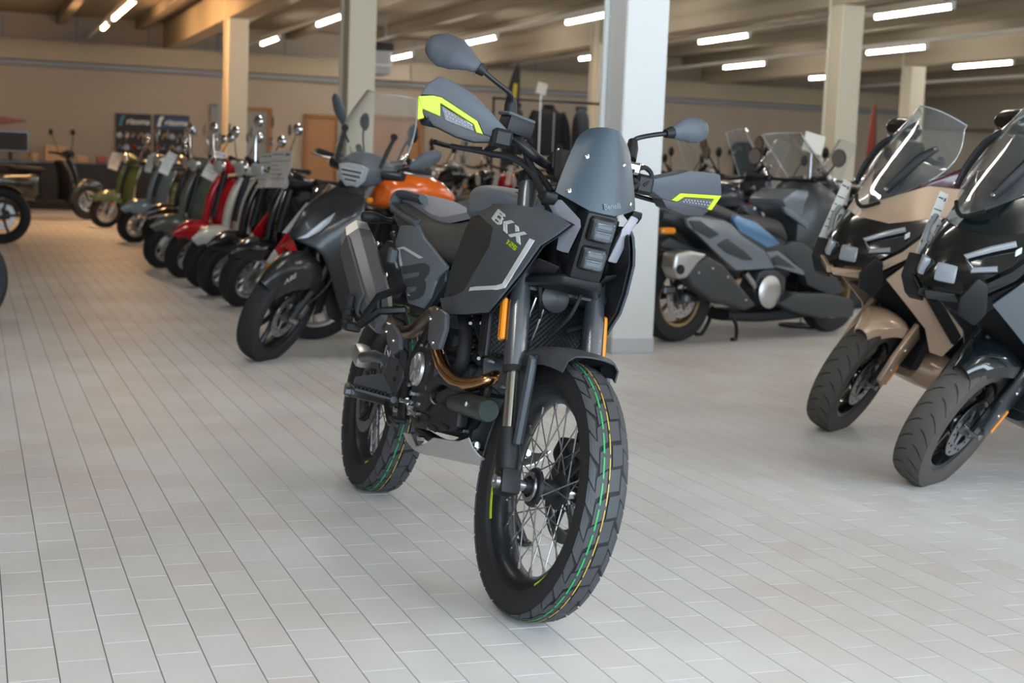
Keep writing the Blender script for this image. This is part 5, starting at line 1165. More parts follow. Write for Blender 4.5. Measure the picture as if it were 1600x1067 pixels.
KF, kt = maxi('maxi_scooter', 'glossy black maxi scooter with clear windscreen beside the gold one', 1.473, 5.26, -130.6, 26.2, -157, 10, paint('dark_teal', ''), paint('gunmetal', ''), paint('gunmetal_light', ''), 'maxi scooters side by side')
for Fx, lab, px4 in ((GF, 'white price sheet clipped to the nose of the gold maxi scooter', ((1319, 279), (1331, 286), (1293, 379), (1276, 377))), (KF, 'white price sheet clipped to the nose of the black maxi scooter', ((1469, 298), (1483, 304), (1444, 402), (1428, 399)))):
    a = Fx.M @ Vector((1.53, -.235, .92)); price_card(Fx, [Fx.I @ at_plane(x, y, a, Vector((.25, 1, 0))) for x, y in px4], lab)

# ================================================================== black scooter with tall screen next to the trail bike
paint('satin_black', '1d1f22', rough=.32, coat=.25, metal=.2)
SBm = MATS['paint_satin_black']
BV = Fr(-1.33-1.54*math.cos(R_(-140)), 7.80-1.54*math.sin(R_(-140)), -140, 9)
t = thing('touring_scooter', 'satin black large-wheel scooter with tall clear windscreen behind the trail bike', 'scooter', BV.M)
W = wheel_frame(BV, -1.33, 7.80, -113, 23); R = .282
def put(n, mb, m, par=t, **k): return obj(n, mb.xf(W), m, par, **k)
cast_wheel(t, (0, 0, 0), R, .056, .205, 'black_metal', 7, 1, 'rubber', 'steel', W @ Matrix.Translation((0, 0, R)), None, .15, 24, .12)
gr = []
for i in range(17):
    a = R_(-84+i*(84+56)/16); k = 1 if i < 11 else 1-.10*(i-10)
    gr.append([Vector(((R+.03+dr)*math.sin(a), yy*k, R+(R+.03+dr)*math.cos(a))) for yy, dr in ((-.106, -.125), (-.104, -.055), (-.082, .0), (-.04, .026), (0, .034), (.04, .026), (.082, .0), (.104, -.055), (.106, -.125))])
fd = put('front_fender', MB().sheet(gr, .005), SBm, smooth=45)
p = Vector((.17, .072, R+.245)); put('fender_lettering', text_mb('ABS', .045, ax_M(p+Vector((0, .012, 0)), (-.75, .15, .55), (.3, .1, .9)), .001, .2, .001), 'led_pale', fd, smooth=0, label='pale ABS lettering on the fender')
for s in (-1, 1):
    put('fork_leg', MB().tube([(-.24, s*.07, .70), (-.11, s*.085, .46), (0, s*.085, R)], [.022, .022, .024], 10), 'black_metal')
    put('axle_nut', MB().tube([(0, s*.085, R), (0, s*.125, R)], [.020, .012], 10), 'steel')
put('caliper', MB().box((-.075, .085, R+.05), (.06, .04, .09), .012, (0, R_(-30), 0)), 'alloy_dark')
put('brake_hose', MB().tube([(-.08, .10, R+.09), (-.16, .13, .50), (-.20, .10, .64)], .006, 7, sub=4), 'rubber')
cast_wheel(t, (0, 0, .27), .27, .065, .18, 'black_metal', 7, -1)
obj('inner_column', MB().body([(.20, 1.06, 0, .05, .10), (.45, 1.10, 0, .07, .15), (.70, 1.13, 0, .07, .16), (.90, 1.10, 0, .06, .12), (1.00, 1.06, 0, .04, .05)], 20, 'z', 2.2, 3), 'black_plastic', t, 45)
SHP = [(528, 288, 0), (493, 296, 0), (453, 342, 0), (447, 366, 0), (466, 381, .055), (552, 298, .12), (574, 302, .185), (571, 330, .215), (563, 364, .220), (559, 404, .215), (553, 503, .165), (509, 404, .165), (489, 388, .110), (531, 506, .115), (506, 340, .085), (535, 350, .165)]
hv = [BV.px(*q) for q in SHP]
for k in (0, 1, 2, 3): hv[k].y = 0
sf = [(0, 1, 14, 5), (1, 2, 14), (2, 3, 4, 14), (4, 12, 14), (5, 14, 15), (14, 12, 11, 15), (5, 15, 7, 6), (15, 8, 7), (15, 11, 9, 8), (11, 13, 10, 9)]
nose = obj('front_shield', sym_shell([tuple(v) for v in hv], sf, .012), SBm, t, 60, subs=2)
obj('badge', MB().lathe([(0, 0), (.018, 0), (.016, .004), (0, .006)], hv[1]+Vector((.002, 0, .0)), (1, .1, .5), 6), 'chrome', nose)
for s in (-1, 1):
    q = [BV.px(*a) for a in ((463, 373, .068), (478, 366, .09), (503, 346, .112), (524, 332, .135), (516, 347, .135), (499, 362, .118), (480, 372, .092))]
    q = [Vector((p.x, s*p.y, p.z)) for p in q]
    lens = obj('indicator_lens', MB().prism([p+Vector((.006, s*.006, 0)) for p in q], (-.02, -s*.02, 0), .003), 'led_pale', t)
    obj('knee_vent', MB().prism([Vector((x, s*y, z)) for x, y, z in ((1.16, .215, .70), (1.13, .222, .735), (1.09, .225, .74), (1.11, .222, .71))], (0, -s*.01, 0), .002), 'alloy_dark', t)
    obj('side_skirt', MB().body([(.45, s*.17, .28, .05, .05), (.8, s*.19, .27, .05, .06), (1.05, s*.15, .28, .04, .06)], 12, 'x', 2.6, 3), SBm, t)
obj('vent_grille', MB().box((1.03, .16, .42), (.02, .05, .22), .008), 'black_matte', t)
HS_ = Matrix.Translation((1.02, 0, 0)) @ Matrix.Rotation(R_(27), 4, 'Z') @ Matrix.Translation((-1.02, 0, 0))
def hp(n, mb, m, par=t, **k): return obj(n, mb.xf(HS_), m, par, **k)
hp('headlight_nacelle', MB().body([(.93, 0, 1.04, .13, .06), (1.0, 0, 1.035, .13, .085), (1.07, 0, 1.02, .112, .085), (1.115, 0, 1.01, .08, .065)], 20, 'x', 2.5, 3), 'bk_dark', t, smooth=45)
ln = hp('headlight_lens', MB().prism([Vector((1.118, y, z)) for y, z in ((-.09, 1.055), (-.04, 1.070), (.04, 1.070), (.09, 1.055), (.075, .985), (.035, .945), (-.035, .945), (-.075, .985))], (.022, 0, -.004), .008, 2), 'led_pale')
hp('headlight_core', MB().prism([Vector((1.141, y, z)) for y, z in ((-.068, 1.045), (.068, 1.045), (.058, .992), (.028, .962), (-.028, .962), (-.058, .992))], (.006, 0, -.001), .003), 'lens_inner', ln)
for zz, wd in ((1.027, .06), (1.003, .055), (.980, .035)): hp('headlight_rib', MB().box((1.150, 0, zz), (.006, wd*2, .008), .002), 'black_gloss', ln)
hp('headset_cover', MB().body([(-.22, .98, 1.03, .03, .03), (-.12, 1.0, 1.03, .05, .04), (.0, 1.01, 1.03, .06, .055), (.12, 1.0, 1.03, .05, .04), (.22, .98, 1.03, .03, .03)], 14, 'y', 2.3, 3), SBm)
gr = []
for i in range(11):
    f = i/10; gr.append([Vector((1.13-.20*f-.13*q*q, (.205+.02*math.sin(math.pi*f)-.05*f*f)*q, 1.03+.025*abs(q)+(.395-.03*abs(q)**3)*f)) for q in [-1+k/6 for k in range(13)]])
screen_edge(gr, hp('windscreen', MB().sheet(gr, .004), 'clear_screen', smooth=40), HS_)
for s in (-1, 1):
    hp('screen_mount', MB().tube([(1.08, s*.13, 1.06), (1.045, s*.14, 1.14), (1.0, s*.15, 1.22)], [.010, .012, .010], 8, sub=3), 'black_plastic')
    hp('screen_knob', MB().lathe([(0, 0), (.02, 0), (.018, .012), (0, .014)], (1.0, s*.15, 1.225), (1, 0, .3), 12), 'black_plastic')
n0 = set(t.children); bars(t, .97, 1.05, .34, 'black_plastic', .01, 'rubber', 'steel')
for o_ in set(t.children)-n0: o_.data.transform(HS_)
def pod(tip, inner, base, m='bk_dark', r=.045):
    obj('mirror_head', MB().tube([tip, tip.lerp(inner, .15), tip.lerp(inner, .5), tip.lerp(inner, .85), inner], [.008, r*.75, r, r*.55, .010], 14, sub=4, flat=.4, up=(0, 1, .5) if abs((tip-inner).z) > .1 else (0, 0, 1)), m, t); obj('mirror_stem', MB().tube([inner, inner.lerp(base, .5)+Vector((.01, 0, 0)), base], .007, 8, sub=3), 'black_metal', t)
pod(BV.px(523, 146, -.30), BV.px(538, 197, -.27), BV.px(545, 222, -.25)); pod(BV.px(690, 240, .36), BV.px(640, 262, .30), BV.px(622, 268, .24))
obj('floorboard', MB().box((.80, 0, .27), (.52, .32, .06), .015), 'black_plastic', t)
obj('tail_body', MB().body([(.62, 0, .52, .12, .22), (.45, 0, .56, .19, .20), (.15, 0, .62, .20, .17), (-.15, 0, .70, .15, .10), (-.33, 0, .75, .08, .05)], 18, 'x', 2.8, 3), SBm, t)
obj('seat', MB().body([(.66, 0, .76, .08, .04), (.55, 0, .78, .14, .05), (.30, 0, .79, .165, .055), (.15, 0, .82, .15, .06), (-.10, 0, .84, .13, .05), (-.22, 0, .85, .08, .02)], 16, 'x', 2.6, 3), 'seat_side', t)
obj('engine', MB().box((.18, .10, .30), (.5, .14, .20), .04, None, 2), 'cast_black', t); obj('silencer', MB().tube([(.3, -.17, .26), (.2, -.19, .28), (-.2, -.21, .38), (-.26, -.21, .40)], [.03, .055, .06, .04], 12), 'black_metal', t)
obj('tail_lamp', MB().box((-.33, 0, .75), (.03, .15, .04), .01), 'red_lens', t)
g0 = BV.M @ Vector((.50, .18, .18)); g1 = BV.M @ Vector((.56, .30, 0)); g1.z = .012; obj('side_stand', MB().tube([BV.I @ g0, BV.I @ g1], .012, 8), 'steel', t)

# ================================================================== grey sports scooter on its centre stand behind the white column
KY = Fr(1.068-.10*math.cos(R_(40)), 9.47-.10*math.sin(R_(40)), 40, 0)
paint('slate', '747c84', metal=.25, rough=.32, coat=.4); paint('slate_dark', '33373b', rough=.45, coat=.1); paint('steel_blue', '5f86ae', metal=.4, rough=.3)
SL, SD = MATS['paint_slate'], MATS['paint_slate_dark']
t = thing('sport_scooter', 'slate grey sports scooter with gold wheels and blue seat panel on its centre stand', 'scooter', KY.M)
def Q(x, y, l): return KY.px(x, y, l)
g = lambda X, Y: (1020+X/4.447, 320+Y/4.447)
def side(name, pts, lat, m, th=.03, bev=.006, par=t, both=True):
    o = None
    for s in ((-1, 1) if both else (-1,)):
        q = [Q(*g(X, Y), -lat) for X, Y in pts]
        if s > 0: q = [mir(p) for p in q]
        k = obj(name, MB().prism(q, (0, -s*th, 0), bev, 2), m, par); o = o or k
    return o
ax_ = Q(1060, 478, -.10); R = .285
cast_wheel(t, (ax_.x+.06, 0, R), R, .075, .185, 'gold_disc', 5, -1, rim_ring='gold_disc', disc_r=.13); cast_wheel(t, (1.58, 0, R), R, .06, .185, 'gold_disc', 5, 1, rim_ring='gold_disc')
side('tail_panel', [(235, 95), (300, 80), (545, 130), (620, 215), (780, 320), (850, 440), (700, 450), (580, 455), (450, 340), (330, 220), (250, 150)], .205, SL)
side('tail_vent', [(255, 110), (330, 110), (465, 205), (405, 235), (290, 175)], .214, SD, .02, .004)
side('tail_vent', [(450, 275), (520, 235), (640, 320), (700, 385), (640, 385), (520, 335)], .214, SD, .02, .004)
side('lower_panel', [(790, 330), (870, 320), (1050, 460), (1055, 490), (850, 430)], .20, SL, .03)
side('lower_vent', [(830, 370), (870, 350), (995, 440), (850, 420)], .208, SD, .02, .003)
obj('seat', MB().body([(.98, 0, .66, .10, .05), (.86, 0, .73, .15, .06), (.66, 0, .75, .17, .06), (.52, 0, .76, .15, .055), (.40, 0, .80, .14, .05), (.18, 0, .86, .13, .045), (.0, 0, .88, .10, .025)], 18, 'x', 2.6, 4), 'seat_side', t)
side('seat_flank', [(560, 100), (585, 70), (720, 120), (830, 210), (890, 270), (800, 300), (720, 250), (600, 180)], .185, MATS['paint_steel_blue'], .04, .010)
side('backrest', [(390, 40), (460, 20), (540, 60), (560, 110), (470, 100)], .10, 'black_plastic', .04, .01)
obj('tail_core', MB().body([(.98, 0, .52, .16, .14), (.7, 0, .58, .18, .16), (.35, 0, .66, .18, .14), (.05, 0, .76, .15, .08), (-.2, 0, .80, .10, .04)], 14, 'x', 3, 3), SD, t)
side('hugger', [(60, 270), (120, 225), (290, 300), (400, 340), (330, 350), (180, 320), (70, 300)], .09, SD, .18, .01, both=False)
obj('tail_lamp', MB().box(Q(*g(100, 180), -.16), (.12, .05, .04), .012), 'amber', t, label='orange tail marker')
sil_ = [(305, 400), (390, 355), (500, 420), (610, 560), (725, 700), (650, 735), (520, 690), (400, 660), (270, 560), (240, 480)]
mf_ = obj('silencer', MB().prism([Q(*g(X, Y), -.27) for X, Y in sil_], (0, .10, 0), .025, 3), SD, t)
obj('silencer_end', MB().prism([Q(*g(X, Y), -.285) for X, Y in ((165, 340), (260, 315), (390, 345), (320, 400), (240, 510), (180, 520), (150, 440))], (0, .12, 0), .02, 3), 'alloy', mf_, label='silver silencer end cap')
obj('silencer_outlet', MB().lathe([(0, 0), (.03, 0), (.03, .01), (0, .01)], Q(*g(190, 450), -.288), (0, -1, 0), 16), 'black_matte', mf_)
for X, Y in ((318, 470), (415, 440), (520, 500), (645, 660)): obj('silencer_bolt', MB().lathe([(0, 0), (.010, 0), (.008, .006), (0, .008)], Q(*g(X, Y), -.272), (0, -1, 0), 10), 'bolt_steel', mf_)
cvr = obj('drive_cover', MB().prism([Q(*g(X, Y), -.17) for X, Y in ((740, 470), (780, 445), (850, 445), (930, 500), (920, 640), (830, 720), (740, 690), (700, 600))], (0, .14, 0), .02, 2), SD, t)
obj('drive_cap', MB().lathe([(0, 0), (.100, 0), (.108, -.008), (.085, -.020), (.05, -.024), (0, -.024)], Q(*g(808, 605), -.195), (0, 1, 0), 32), 'alloy', cvr, label='round silver cap on the drive cover')
side('floor_panel', [(880, 690), (1000, 610), (1250, 620), (1400, 660), (1400, 780), (1180, 790), (980, 740)], .24, SD, .12, .02)
side('side_body', [(880, 300), (970, 250), (1060, 260), (1200, 400), (1350, 600), (1250, 640), (1080, 560), (1050, 470)], .17, SD, .08, .02)
side('front_flank', [(905, 10), (960, 30), (1120, 160), (1150, 250), (1060, 150), (930, 60)], .19, SL, .03)
obj('belly', MB().body([(.45, 0, .16, .10, .04), (.8, 0, .15, .14, .05), (1.2, 0, .18, .14, .07)], 12, 'x', 3, 2), 'black_plastic', t)
for s in (-1, 1): obj('centre_stand', MB().tube([(.47, s*.07, .20), (.50, s*.12, .10), (.47, s*.15, .012), (.42, s*.16, .012)], .013, 8, sub=2), 'black_metal', t)
obj('shock_spring', MB().tube([Q(*g(640, 470), -.16), Q(*g(710, 570), -.16)], .022, 12), 'steel', t)
obj('rear_caliper', MB().box(Q(*g(240, 650), -.12), (.07, .05, .06), .012), 'alloy_dark', t); obj('caliper_bracket', MB().box(Q(*g(110, 590), -.12), (.10, .04, .05), .01), 'alloy_dark', t)
obj('swingarm', MB().tube([(.45, -.12, .30), (ax_.x+.06, -.12, R)], .03, 10).tube([(.45, .12, .30), (ax_.x+.06, .12, R)], .03, 10), 'black_metal', t)
obj('front_body', MB().body([(1.02, 0, .72, .15, .22), (1.15, 0, .80, .22, .26), (1.35, 0, .80, .22, .22), (1.55, 0, .76, .15, .12), (1.68, 0, .72, .05, .04)], 18, 'x', 2.6, 3), SD, t)
side('dash_cowl', [(560-560+900, -40), (1010, -110), (1120, -100), (1180, 60), (1080, 130), (930, 20)], .16, SL, .32, .04, both=False)
gr = []
for i in range(9):
    f = i/8; gr.append([Vector((1.50-.42*f-.10*q*q, (.20-.03*f)*q, 1.0+.36*f-.02*abs(q)**3)) for q in [-1+k/5 for k in range(11)]])
screen_edge(gr, obj('windscreen', MB().sheet(gr, .004), 'clear_screen', t, 40))
obj('front_fender', MB().sheet([[Vector((1.58+(R+.03+dr)*math.sin(R_(a)), yy, R+(R+.03+dr)*math.cos(R_(a)))) for yy, dr in ((-.09, -.05), (-.06, .0), (0, .01), (.06, 0), (.09, -.05))] for a in range(-60, 50, 10)], .005), SL, t)
for s in (-1, 1): obj('fork_leg', MB().tube([(1.36, s*.09, .74), (1.58, s*.09, R)], .022, 10), 'black_metal', t)
bars(t, 1.12, 1.05, .34, 'black_plastic', .02)
for s in (-1, 1): round_mirror(t, (1.16, s*.24, 1.08), (1.14, s*.36, 1.20), .06, 'black_plastic', 'black_metal')
# ================================================================== scooters lined up on the left
for n_, c_ in (('black', '15161a'), ('ivory', 'cfcbc2'), ('red', 'b3101f'), ('greygreen', '5c635c'), ('copper', '3a2a22'), ('iceblue', '8fa0a6'), ('green', '59683f'), ('bottle', '23292a'), ('orange', 'e8661c'), ('navy', '2b3440')): paint(n_, c_, rough=.18)
PT = lambda n_: MATS['paint_'+n_]
def at_uv(u, v): q = uv(u, v); return q.x, q.y
GR = 'scooters parked in a row'
RW, _ = classic_scooter('city_scooter', 'black scooter with red and white fork guards half hidden behind the satin black one', *at_uv(1.80, 10.62), -152, PT('black'), GR, 26, trim='black_plastic', fender=PT('black'), fork_m='chrome', nsp=10, mirrors=(), tall=.93)
Wr = RW.I @ Fr(*at_uv(1.80, 10.62), -126, 8+.62*26).M
for s in (-1, 1):
    obj('fork_guard', MB().prism([Vector((a, s*.118, b)) for a, b in ((-.22, .60), (-.10, .68), (-.02, .52), (-.08, .47))], (0, s*.012, 0), .004).xf(Wr), PT('red'), _); obj('fork_guard', MB().prism([Vector((a, s*.118, b)) for a, b in ((-.08, .47), (-.02, .52), (.02, .42), (-.035, .40))], (0, s*.012, 0), .004).xf(Wr), PT('ivory'), _)
CB, _ = classic_scooter('city_scooter', 'black scooter with tall chrome mirrors and chrome shield trim', *at_uv(1.76, 11.42), -153, PT('black'), GR, 26, mirrors=((.17, .30, .10), (-.17, .30, .10)), lamp='box', nsp=10)
CW, _ = classic_scooter('city_scooter', 'ivory white scooter between the red and black ones', *at_uv(1.76, 12.22), -153, PT('ivory'), GR, 26, nsp=10, mirrors=((.18, .22, .2), (-.18, .22, .2)))
CR, _ = classic_scooter('city_scooter', 'bright red scooter with chrome trim and long red fender', *at_uv(1.72, 13.07), -154, PT('red'), GR, 26, nsp=9)
CG, _ = classic_scooter('city_scooter', 'grey-green scooter with amber reflectors next to the red one', *at_uv(1.66, 14.15), -155, PT('greygreen'), GR, 26, rim='alloy', rimring='alloy', mir='chrome')
CC, _ = classic_scooter('city_scooter', 'dark copper-brown scooter between grey-green and pale blue ones', *at_uv(1.85, 15.6), -156, PT('copper'), GR, 20)
CN, _ = classic_scooter('city_scooter', 'dark slate blue scooter, mostly hidden in the row', *at_uv(1.95, 16.8), -156, PT('navy'), GR, 20)
CI, _ = classic_scooter('city_scooter', 'pale ice blue scooter with dark undertray', *at_uv(1.80, 18.15), -156, PT('iceblue'), GR, 22)
CO, _ = classic_scooter('city_scooter', 'olive green scooter at the far end of the row', *at_uv(1.74, 21.5), -152, PT('green'), GR, 15)
mf_x, mf_y = at_z(137, 343).xy
CM, _ = classic_scooter('city_scooter', 'dark green moped standing crosswise by the wall', mf_x, mf_y, 38, PT('bottle'), GR, 6, lean=0, trim='black_plastic', mir='black_plastic', fork_m='black_metal', mirrors=((.20, .30, .35), (-.20, .30, .35)), R=.28)
def card_px(Fx, px4, lat, lab, curl=.02):
    price_card(Fx, [Fx.pf(x, y, lat) if lat > .8 else Fx.px(x, y, lat) for x, y in px4], lab, curl=curl)
card_px(CB, ((423, 236), (457, 236), (441, 293), (412, 293)), 1.12, 'white price sheet on the front of the black scooter')
card_px(CW, ((407, 240), (428, 238), (410, 294), (391, 293)), 1.12, 'white price sheet on the front of the ivory scooter')
card_px(CR, ((338, 236), (356, 240), (334, 285), (314, 274)), -.25, 'white price sheet beside the handlebar of the red scooter')
card_px(CG, ((264, 236), (278, 243), (262, 275), (247, 268)), -.25, 'white price sheet beside the handlebar of the grey-green scooter')
card_px(CI, ((232, 243), (244, 238), (236, 270), (226, 268)), -.2, 'white price sheet on the pale blue scooter')
card_px(CO, ((176, 237), (193, 241), (183, 267), (168, 262)), -.25, 'white price sheet at the end of the olive scooter handlebar')
# tyre tag on the grey-green scooter's front wheel
q = CG.px(236, 372, .12); price_card(CG, [(1.22, .13, .30), (1.30, .13, .33), (1.33, .13, .24), (1.25, .13, .20)], 'small white tag tied to the grey-green scooter wheel', lines=2)

# ================================================================== motorcycles at the back
OB, ot = street_bike('motorcycle', 'orange motorcycle with red tail between satin black scooter and trail bike', -1.05, 8.95, -150, PT('orange'), rim='alloy', wire=True, tail=PT('red'), Rw=.30)
def bk_front(x, y, head):   # position of the rear contact from the front contact
    return x-1.42*math.cos(R_(head)), y-1.42*math.sin(R_(head))
ot.matrix_world = Matrix.Translation((-1.19-1.42*math.cos(R_(-150)), 8.80-1.42*math.sin(R_(-150)), 0)) @ ot.matrix_world.to_3x3().to_4x4()
spots = [(4.55, 13.0, -156, 'black', 0, 'black naked motorcycle behind the trail bike tank'), (4.55, 14.05, -154, 'red', 0, 'red and black motorcycle behind the trail bike'), (4.6, 15.1, -157, 'black', 1, 'black motorcycle with small screen behind the trail bike'), (4.55, 16.15, -155, 'greygreen', 0, 'grey-green motorcycle behind the tall clear windscreen'), (4.6, 17.2, -153, 'copper', 0, 'brown motorcycle at the end of the middle row'),
         (6.95, 10.7, -156, 'bottle', 1, 'dark green tourer with clear screen facing the slate scooter'), (7.0, 11.75, -154, 'black', 1, 'black tourer with clear screen below the cream column'), (6.95, 12.8, -157, 'navy', 1, 'dark blue tourer with clear screen behind the white column'), (7.0, 13.85, -155, 'black', 0, 'black naked motorcycle in the rear row'), (6.95, 14.9, -156, 'red', 0, 'red motorcycle in the rear row'), (7.0, 15.95, -154, 'black', 0, 'black motorcycle nearest the jackets'),
         (4.35, 9.75, 27, 'navy', 1, 'dark blue tourer with clear screen behind the slate scooter'), (4.45, 10.85, 26, 'black', 1, 'black tourer with clear screen two behind the slate scooter'), (9.6, 9.6, -156, 'ivory', 1, 'white tourer behind the gold maxi scooter screen'), (9.6, 11.2, -156, 'black', 1, 'black tourer behind the gold maxi scooter screen')]
CARDS = []
for u, v, hd, c_, scr, lab in spots:
    x, y = at_uv(u, v); x, y = bk_front(x, y, hd) if hd < 0 else (x, y)
    Fx, tt = street_bike('motorcycle', lab, x, y, hd, PT(c_), screen=bool(scr), wire=(c_ in ('red', 'greygreen')))
    CARDS.append((Fx, lab))
for k, dy, z in ((0, -.30, .98), (1, .24, .96), (2, -.22, 1.0), (3, .25, 1.0), (6, .26, .99), (11, -.28, .98)):
    Fx, lab = CARDS[k]; s = 1 if dy > 0 else -1
    price_card(Fx, [(1.20, dy-.06, z+.06), (1.21, dy+.06, z+.07), (1.23, dy+.06, z-.11), (1.22, dy-.06, z-.12)], 'white price sheet on the '+lab)
# two machines at the left edge, only their front wheels in the picture
for px_, hd, lab, c_ in (((-78, 521), 15, 'motorcycle whose front tyre just reaches the left picture edge', 'black'), ((2, 381), 12, 'dark scooter-like motorcycle with chrome front opposite the row', 'black')):
    P0 = at_z(*px_); x, y = bk_front(P0.x, P0.y, hd)
    street_bike('motorcycle', {'m': 'black motorcycle facing the scooter row across the aisle', 'd': 'black motorcycle with chrome front opposite the olive scooter'}[lab[0]], x, y, hd, PT(c_), group='motorcycles across the aisle')

# ================================================================== things on and by the back wall
def wz(x, y, v):      # picture point on the plane v = const, in room coordinates
    p = at_plane(x, y, VX*v, VX); return Vector((p.dot(UX), p.dot(VX), p.z))
VB = V1R
mat('board_black', '15171b', .55); mat('accessory', '8d9196', .35, metal=.6); mat('teal_print', '2f7f92', .5); mat('blue_print', '1c3d63', .5); mat('accessory_red', '96402e', .4); mat('accessory_tan', 'b89a70', .45)
for k, (x0, x1, lab) in enumerate(((179, 238, 'black accessory wall board with teal emblem and white lettering'), (239, 298, 'black accessory wall board with blue header and white lettering'))):
    a = wz(x0, 177+k*2, VB-.03); b = wz(x1, 179+k*2, VB-.03); zt = (a.z+b.z)/2; wd = b.x-a.x; cxu = (a.x+b.x)/2; wd -= .04; hgt = zt-.42
    t = thing('display_board', lab, 'display board', ROOM @ Matrix.Translation((cxu, VB-.03, 0)), 'accessory display boards on the back wall')
    obj('panel', MB().box((0, 0, zt-hgt/2), (wd-.01, .05, hgt), .006), 'board_black', t)
    hd = obj('header', MB().box((0, -.028, zt-.14), (wd-.03, .008, .22), .002), 'board_black' if k == 0 else 'blue_print', t)
    obj('header_lettering', text_mb('rizoma', .15, Matrix.Translation((wd*.12, -.034, zt-.14)) @ Matrix.Rotation(R_(90), 4, 'X'), .002, .15, .003), 'white_print', hd, 0, label='white wordmark on the board header')
    obj('header_emblem', MB().prism([(-wd*.42, -.034, zt-.22), (-wd*.34, -.034, zt-.04), (-wd*.22, -.034, zt-.03), (-wd*.27, -.034, zt-.09), (-wd*.30, -.034, zt-.12), (-wd*.33, -.034, zt-.22)], (0, -.004, 0)), 'teal_print' if k == 0 else 'white_print', hd, 0)
    for i in range(5):
        for j in range(4):
            xx = -wd*.40+wd*.2*i; zz = zt-.40-.22*j; m = ('accessory', 'black_gloss', 'accessory', 'accessory_red', 'accessory_tan')[(i*3+j*2+k) % 5]
            tt = thing('accessory', '%s accessory, %s hook of the %s row, %s board' % ({'accessory': 'silver', 'black_gloss': 'black', 'accessory_red': 'rust red', 'accessory_tan': 'tan'}[m], ('first', 'second', 'third', 'fourth', 'fifth')[i], ('top', 'second', 'third', 'lowest')[j], 'teal emblem' if k == 0 else 'blue header'), 'accessory', ROOM @ Matrix.Translation((cxu+xx, VB-.062, zz)), 'accessories hung on the display boards')
            obj('hook', MB().tube([(0, .006, .05), (0, -.05, .05), (0, -.055, .06)], .004, 6), 'steel', tt)
            if (i+j) % 2: obj('fitting', MB().tube([(-.05, -.04, -.05), (-.02, -.04, .03), (.02, -.04, .045), (.05, -.04, -.03)], [.012, .016, .016, .02], 8, sub=2), m, tt)
            else: obj('fitting', MB().lathe([(.012, -.02), (.05, -.016), (.055, 0), (.05, .016), (.012, .02)], (0, -.04, 0), (0, 1, 0), 14, True), m, tt)
# doors
def door(n, x0, x1, ytop, m, fm):
    a = wz(x0, ytop, VB-.02); b = wz(x1, ytop+3, VB-.02); w_ = b.x-a.x; zt = (a.z+b.z)/2
    o = rstruct('door_%d' % n, MB().box(((a.x+b.x)/2, VB-.02, zt/2), (w_-.12, .04, zt-.02), .004), m)
    obj('door_frame', MB().box((a.x+.03, VB-.04, zt/2+.02), (.08, .08, zt+.04), .004), fm, o, 0); obj('door_frame', MB().box((b.x-.03, VB-.04, zt/2+.02), (.08, .08, zt+.04), .004), fm, o, 0)
    obj('door_frame', MB().box(((a.x+b.x)/2, VB-.04, zt+.02), (w_, .08, .07), .004), fm, o, 0)
    obj('door_handle', MB().tube([(b.x-.16, VB-.045, 1.02), (b.x-.16, VB-.09, 1.02), (b.x-.28, VB-.09, 1.02)], .012, 8), 'steel', o)
door(1, 376, 424, 171, 'door_grey', 'frame_wood'); door(2, 330, 340, 165, 'door_grey', 'conduit_grey'); door(3, 476, 530, 182, 'door_wood', 'frame_wood'); door(4, 560, 660, 184, 'door_wood', 'frame_wood')
# unit heater hung from the deck
c = wz(578, 92, 24.0)
t = thing('unit_heater', 'grey unit heater hung from the ceiling beside the cream column', 'heater', ROOM @ Matrix.Translation(c))
obj('casing', MB().box((0, 0, 0), (.62, .55, .26), .03, None, 2), 'plinth_grey', t); obj('top_cover', MB().box((0, 0, .19), (.66, .58, .13), .05, None, 2), 'black_plastic', t); obj('louvre_box', MB().box((.02, -.02, -.19), (.55, .5, .14), .05, None, 2), 'conduit_grey', t)
for k in range(4): obj('louvre', MB().box((0, -.285, -.06+.05*k), (.52, .02, .03), .004, (R_(30), 0, 0)), 'conduit_grey', t)
for s in (-1, 1): obj('hanger', MB().tube([(s*.25, 0, .24), (s*.25, 0, HS-c.z)], .02, 8), 'conduit_grey', t)
# lit bulkhead box on the back wall
a = wz(562, 96, VB-.3); b = wz(640, 127, VB-.3)
rstruct('trim_22', MB().box(((a.x+b.x)/2, VB-.16, (a.z+b.z)/2-.0), (b.x-a.x, .32, a.z-b.z), .01), 'wall_beige')
# soffit over the right-hand bay with its lamp
rstruct('trim_23', MB().box((24.9, V1R-2.5, 2.62), (9.8, 5.0, .75), .01), 'wall_grey')
tl = thing('tube_light', 'long white tube light under the low ceiling box on the right', 'ceiling light', ROOM @ Matrix.Translation((22.2, 24.6, 2.13)), 'fluorescent tube lights in rows')
obj('housing', MB().box((0, 0, .05), (1.5, .09, .05), .006), 'lamp_body', tl); obj('tube', MB().body([(-.74, 0, 0, .03, .03), (.74, 0, 0, .03, .03)], 10, 'x', 2), 'tube_light', tl)
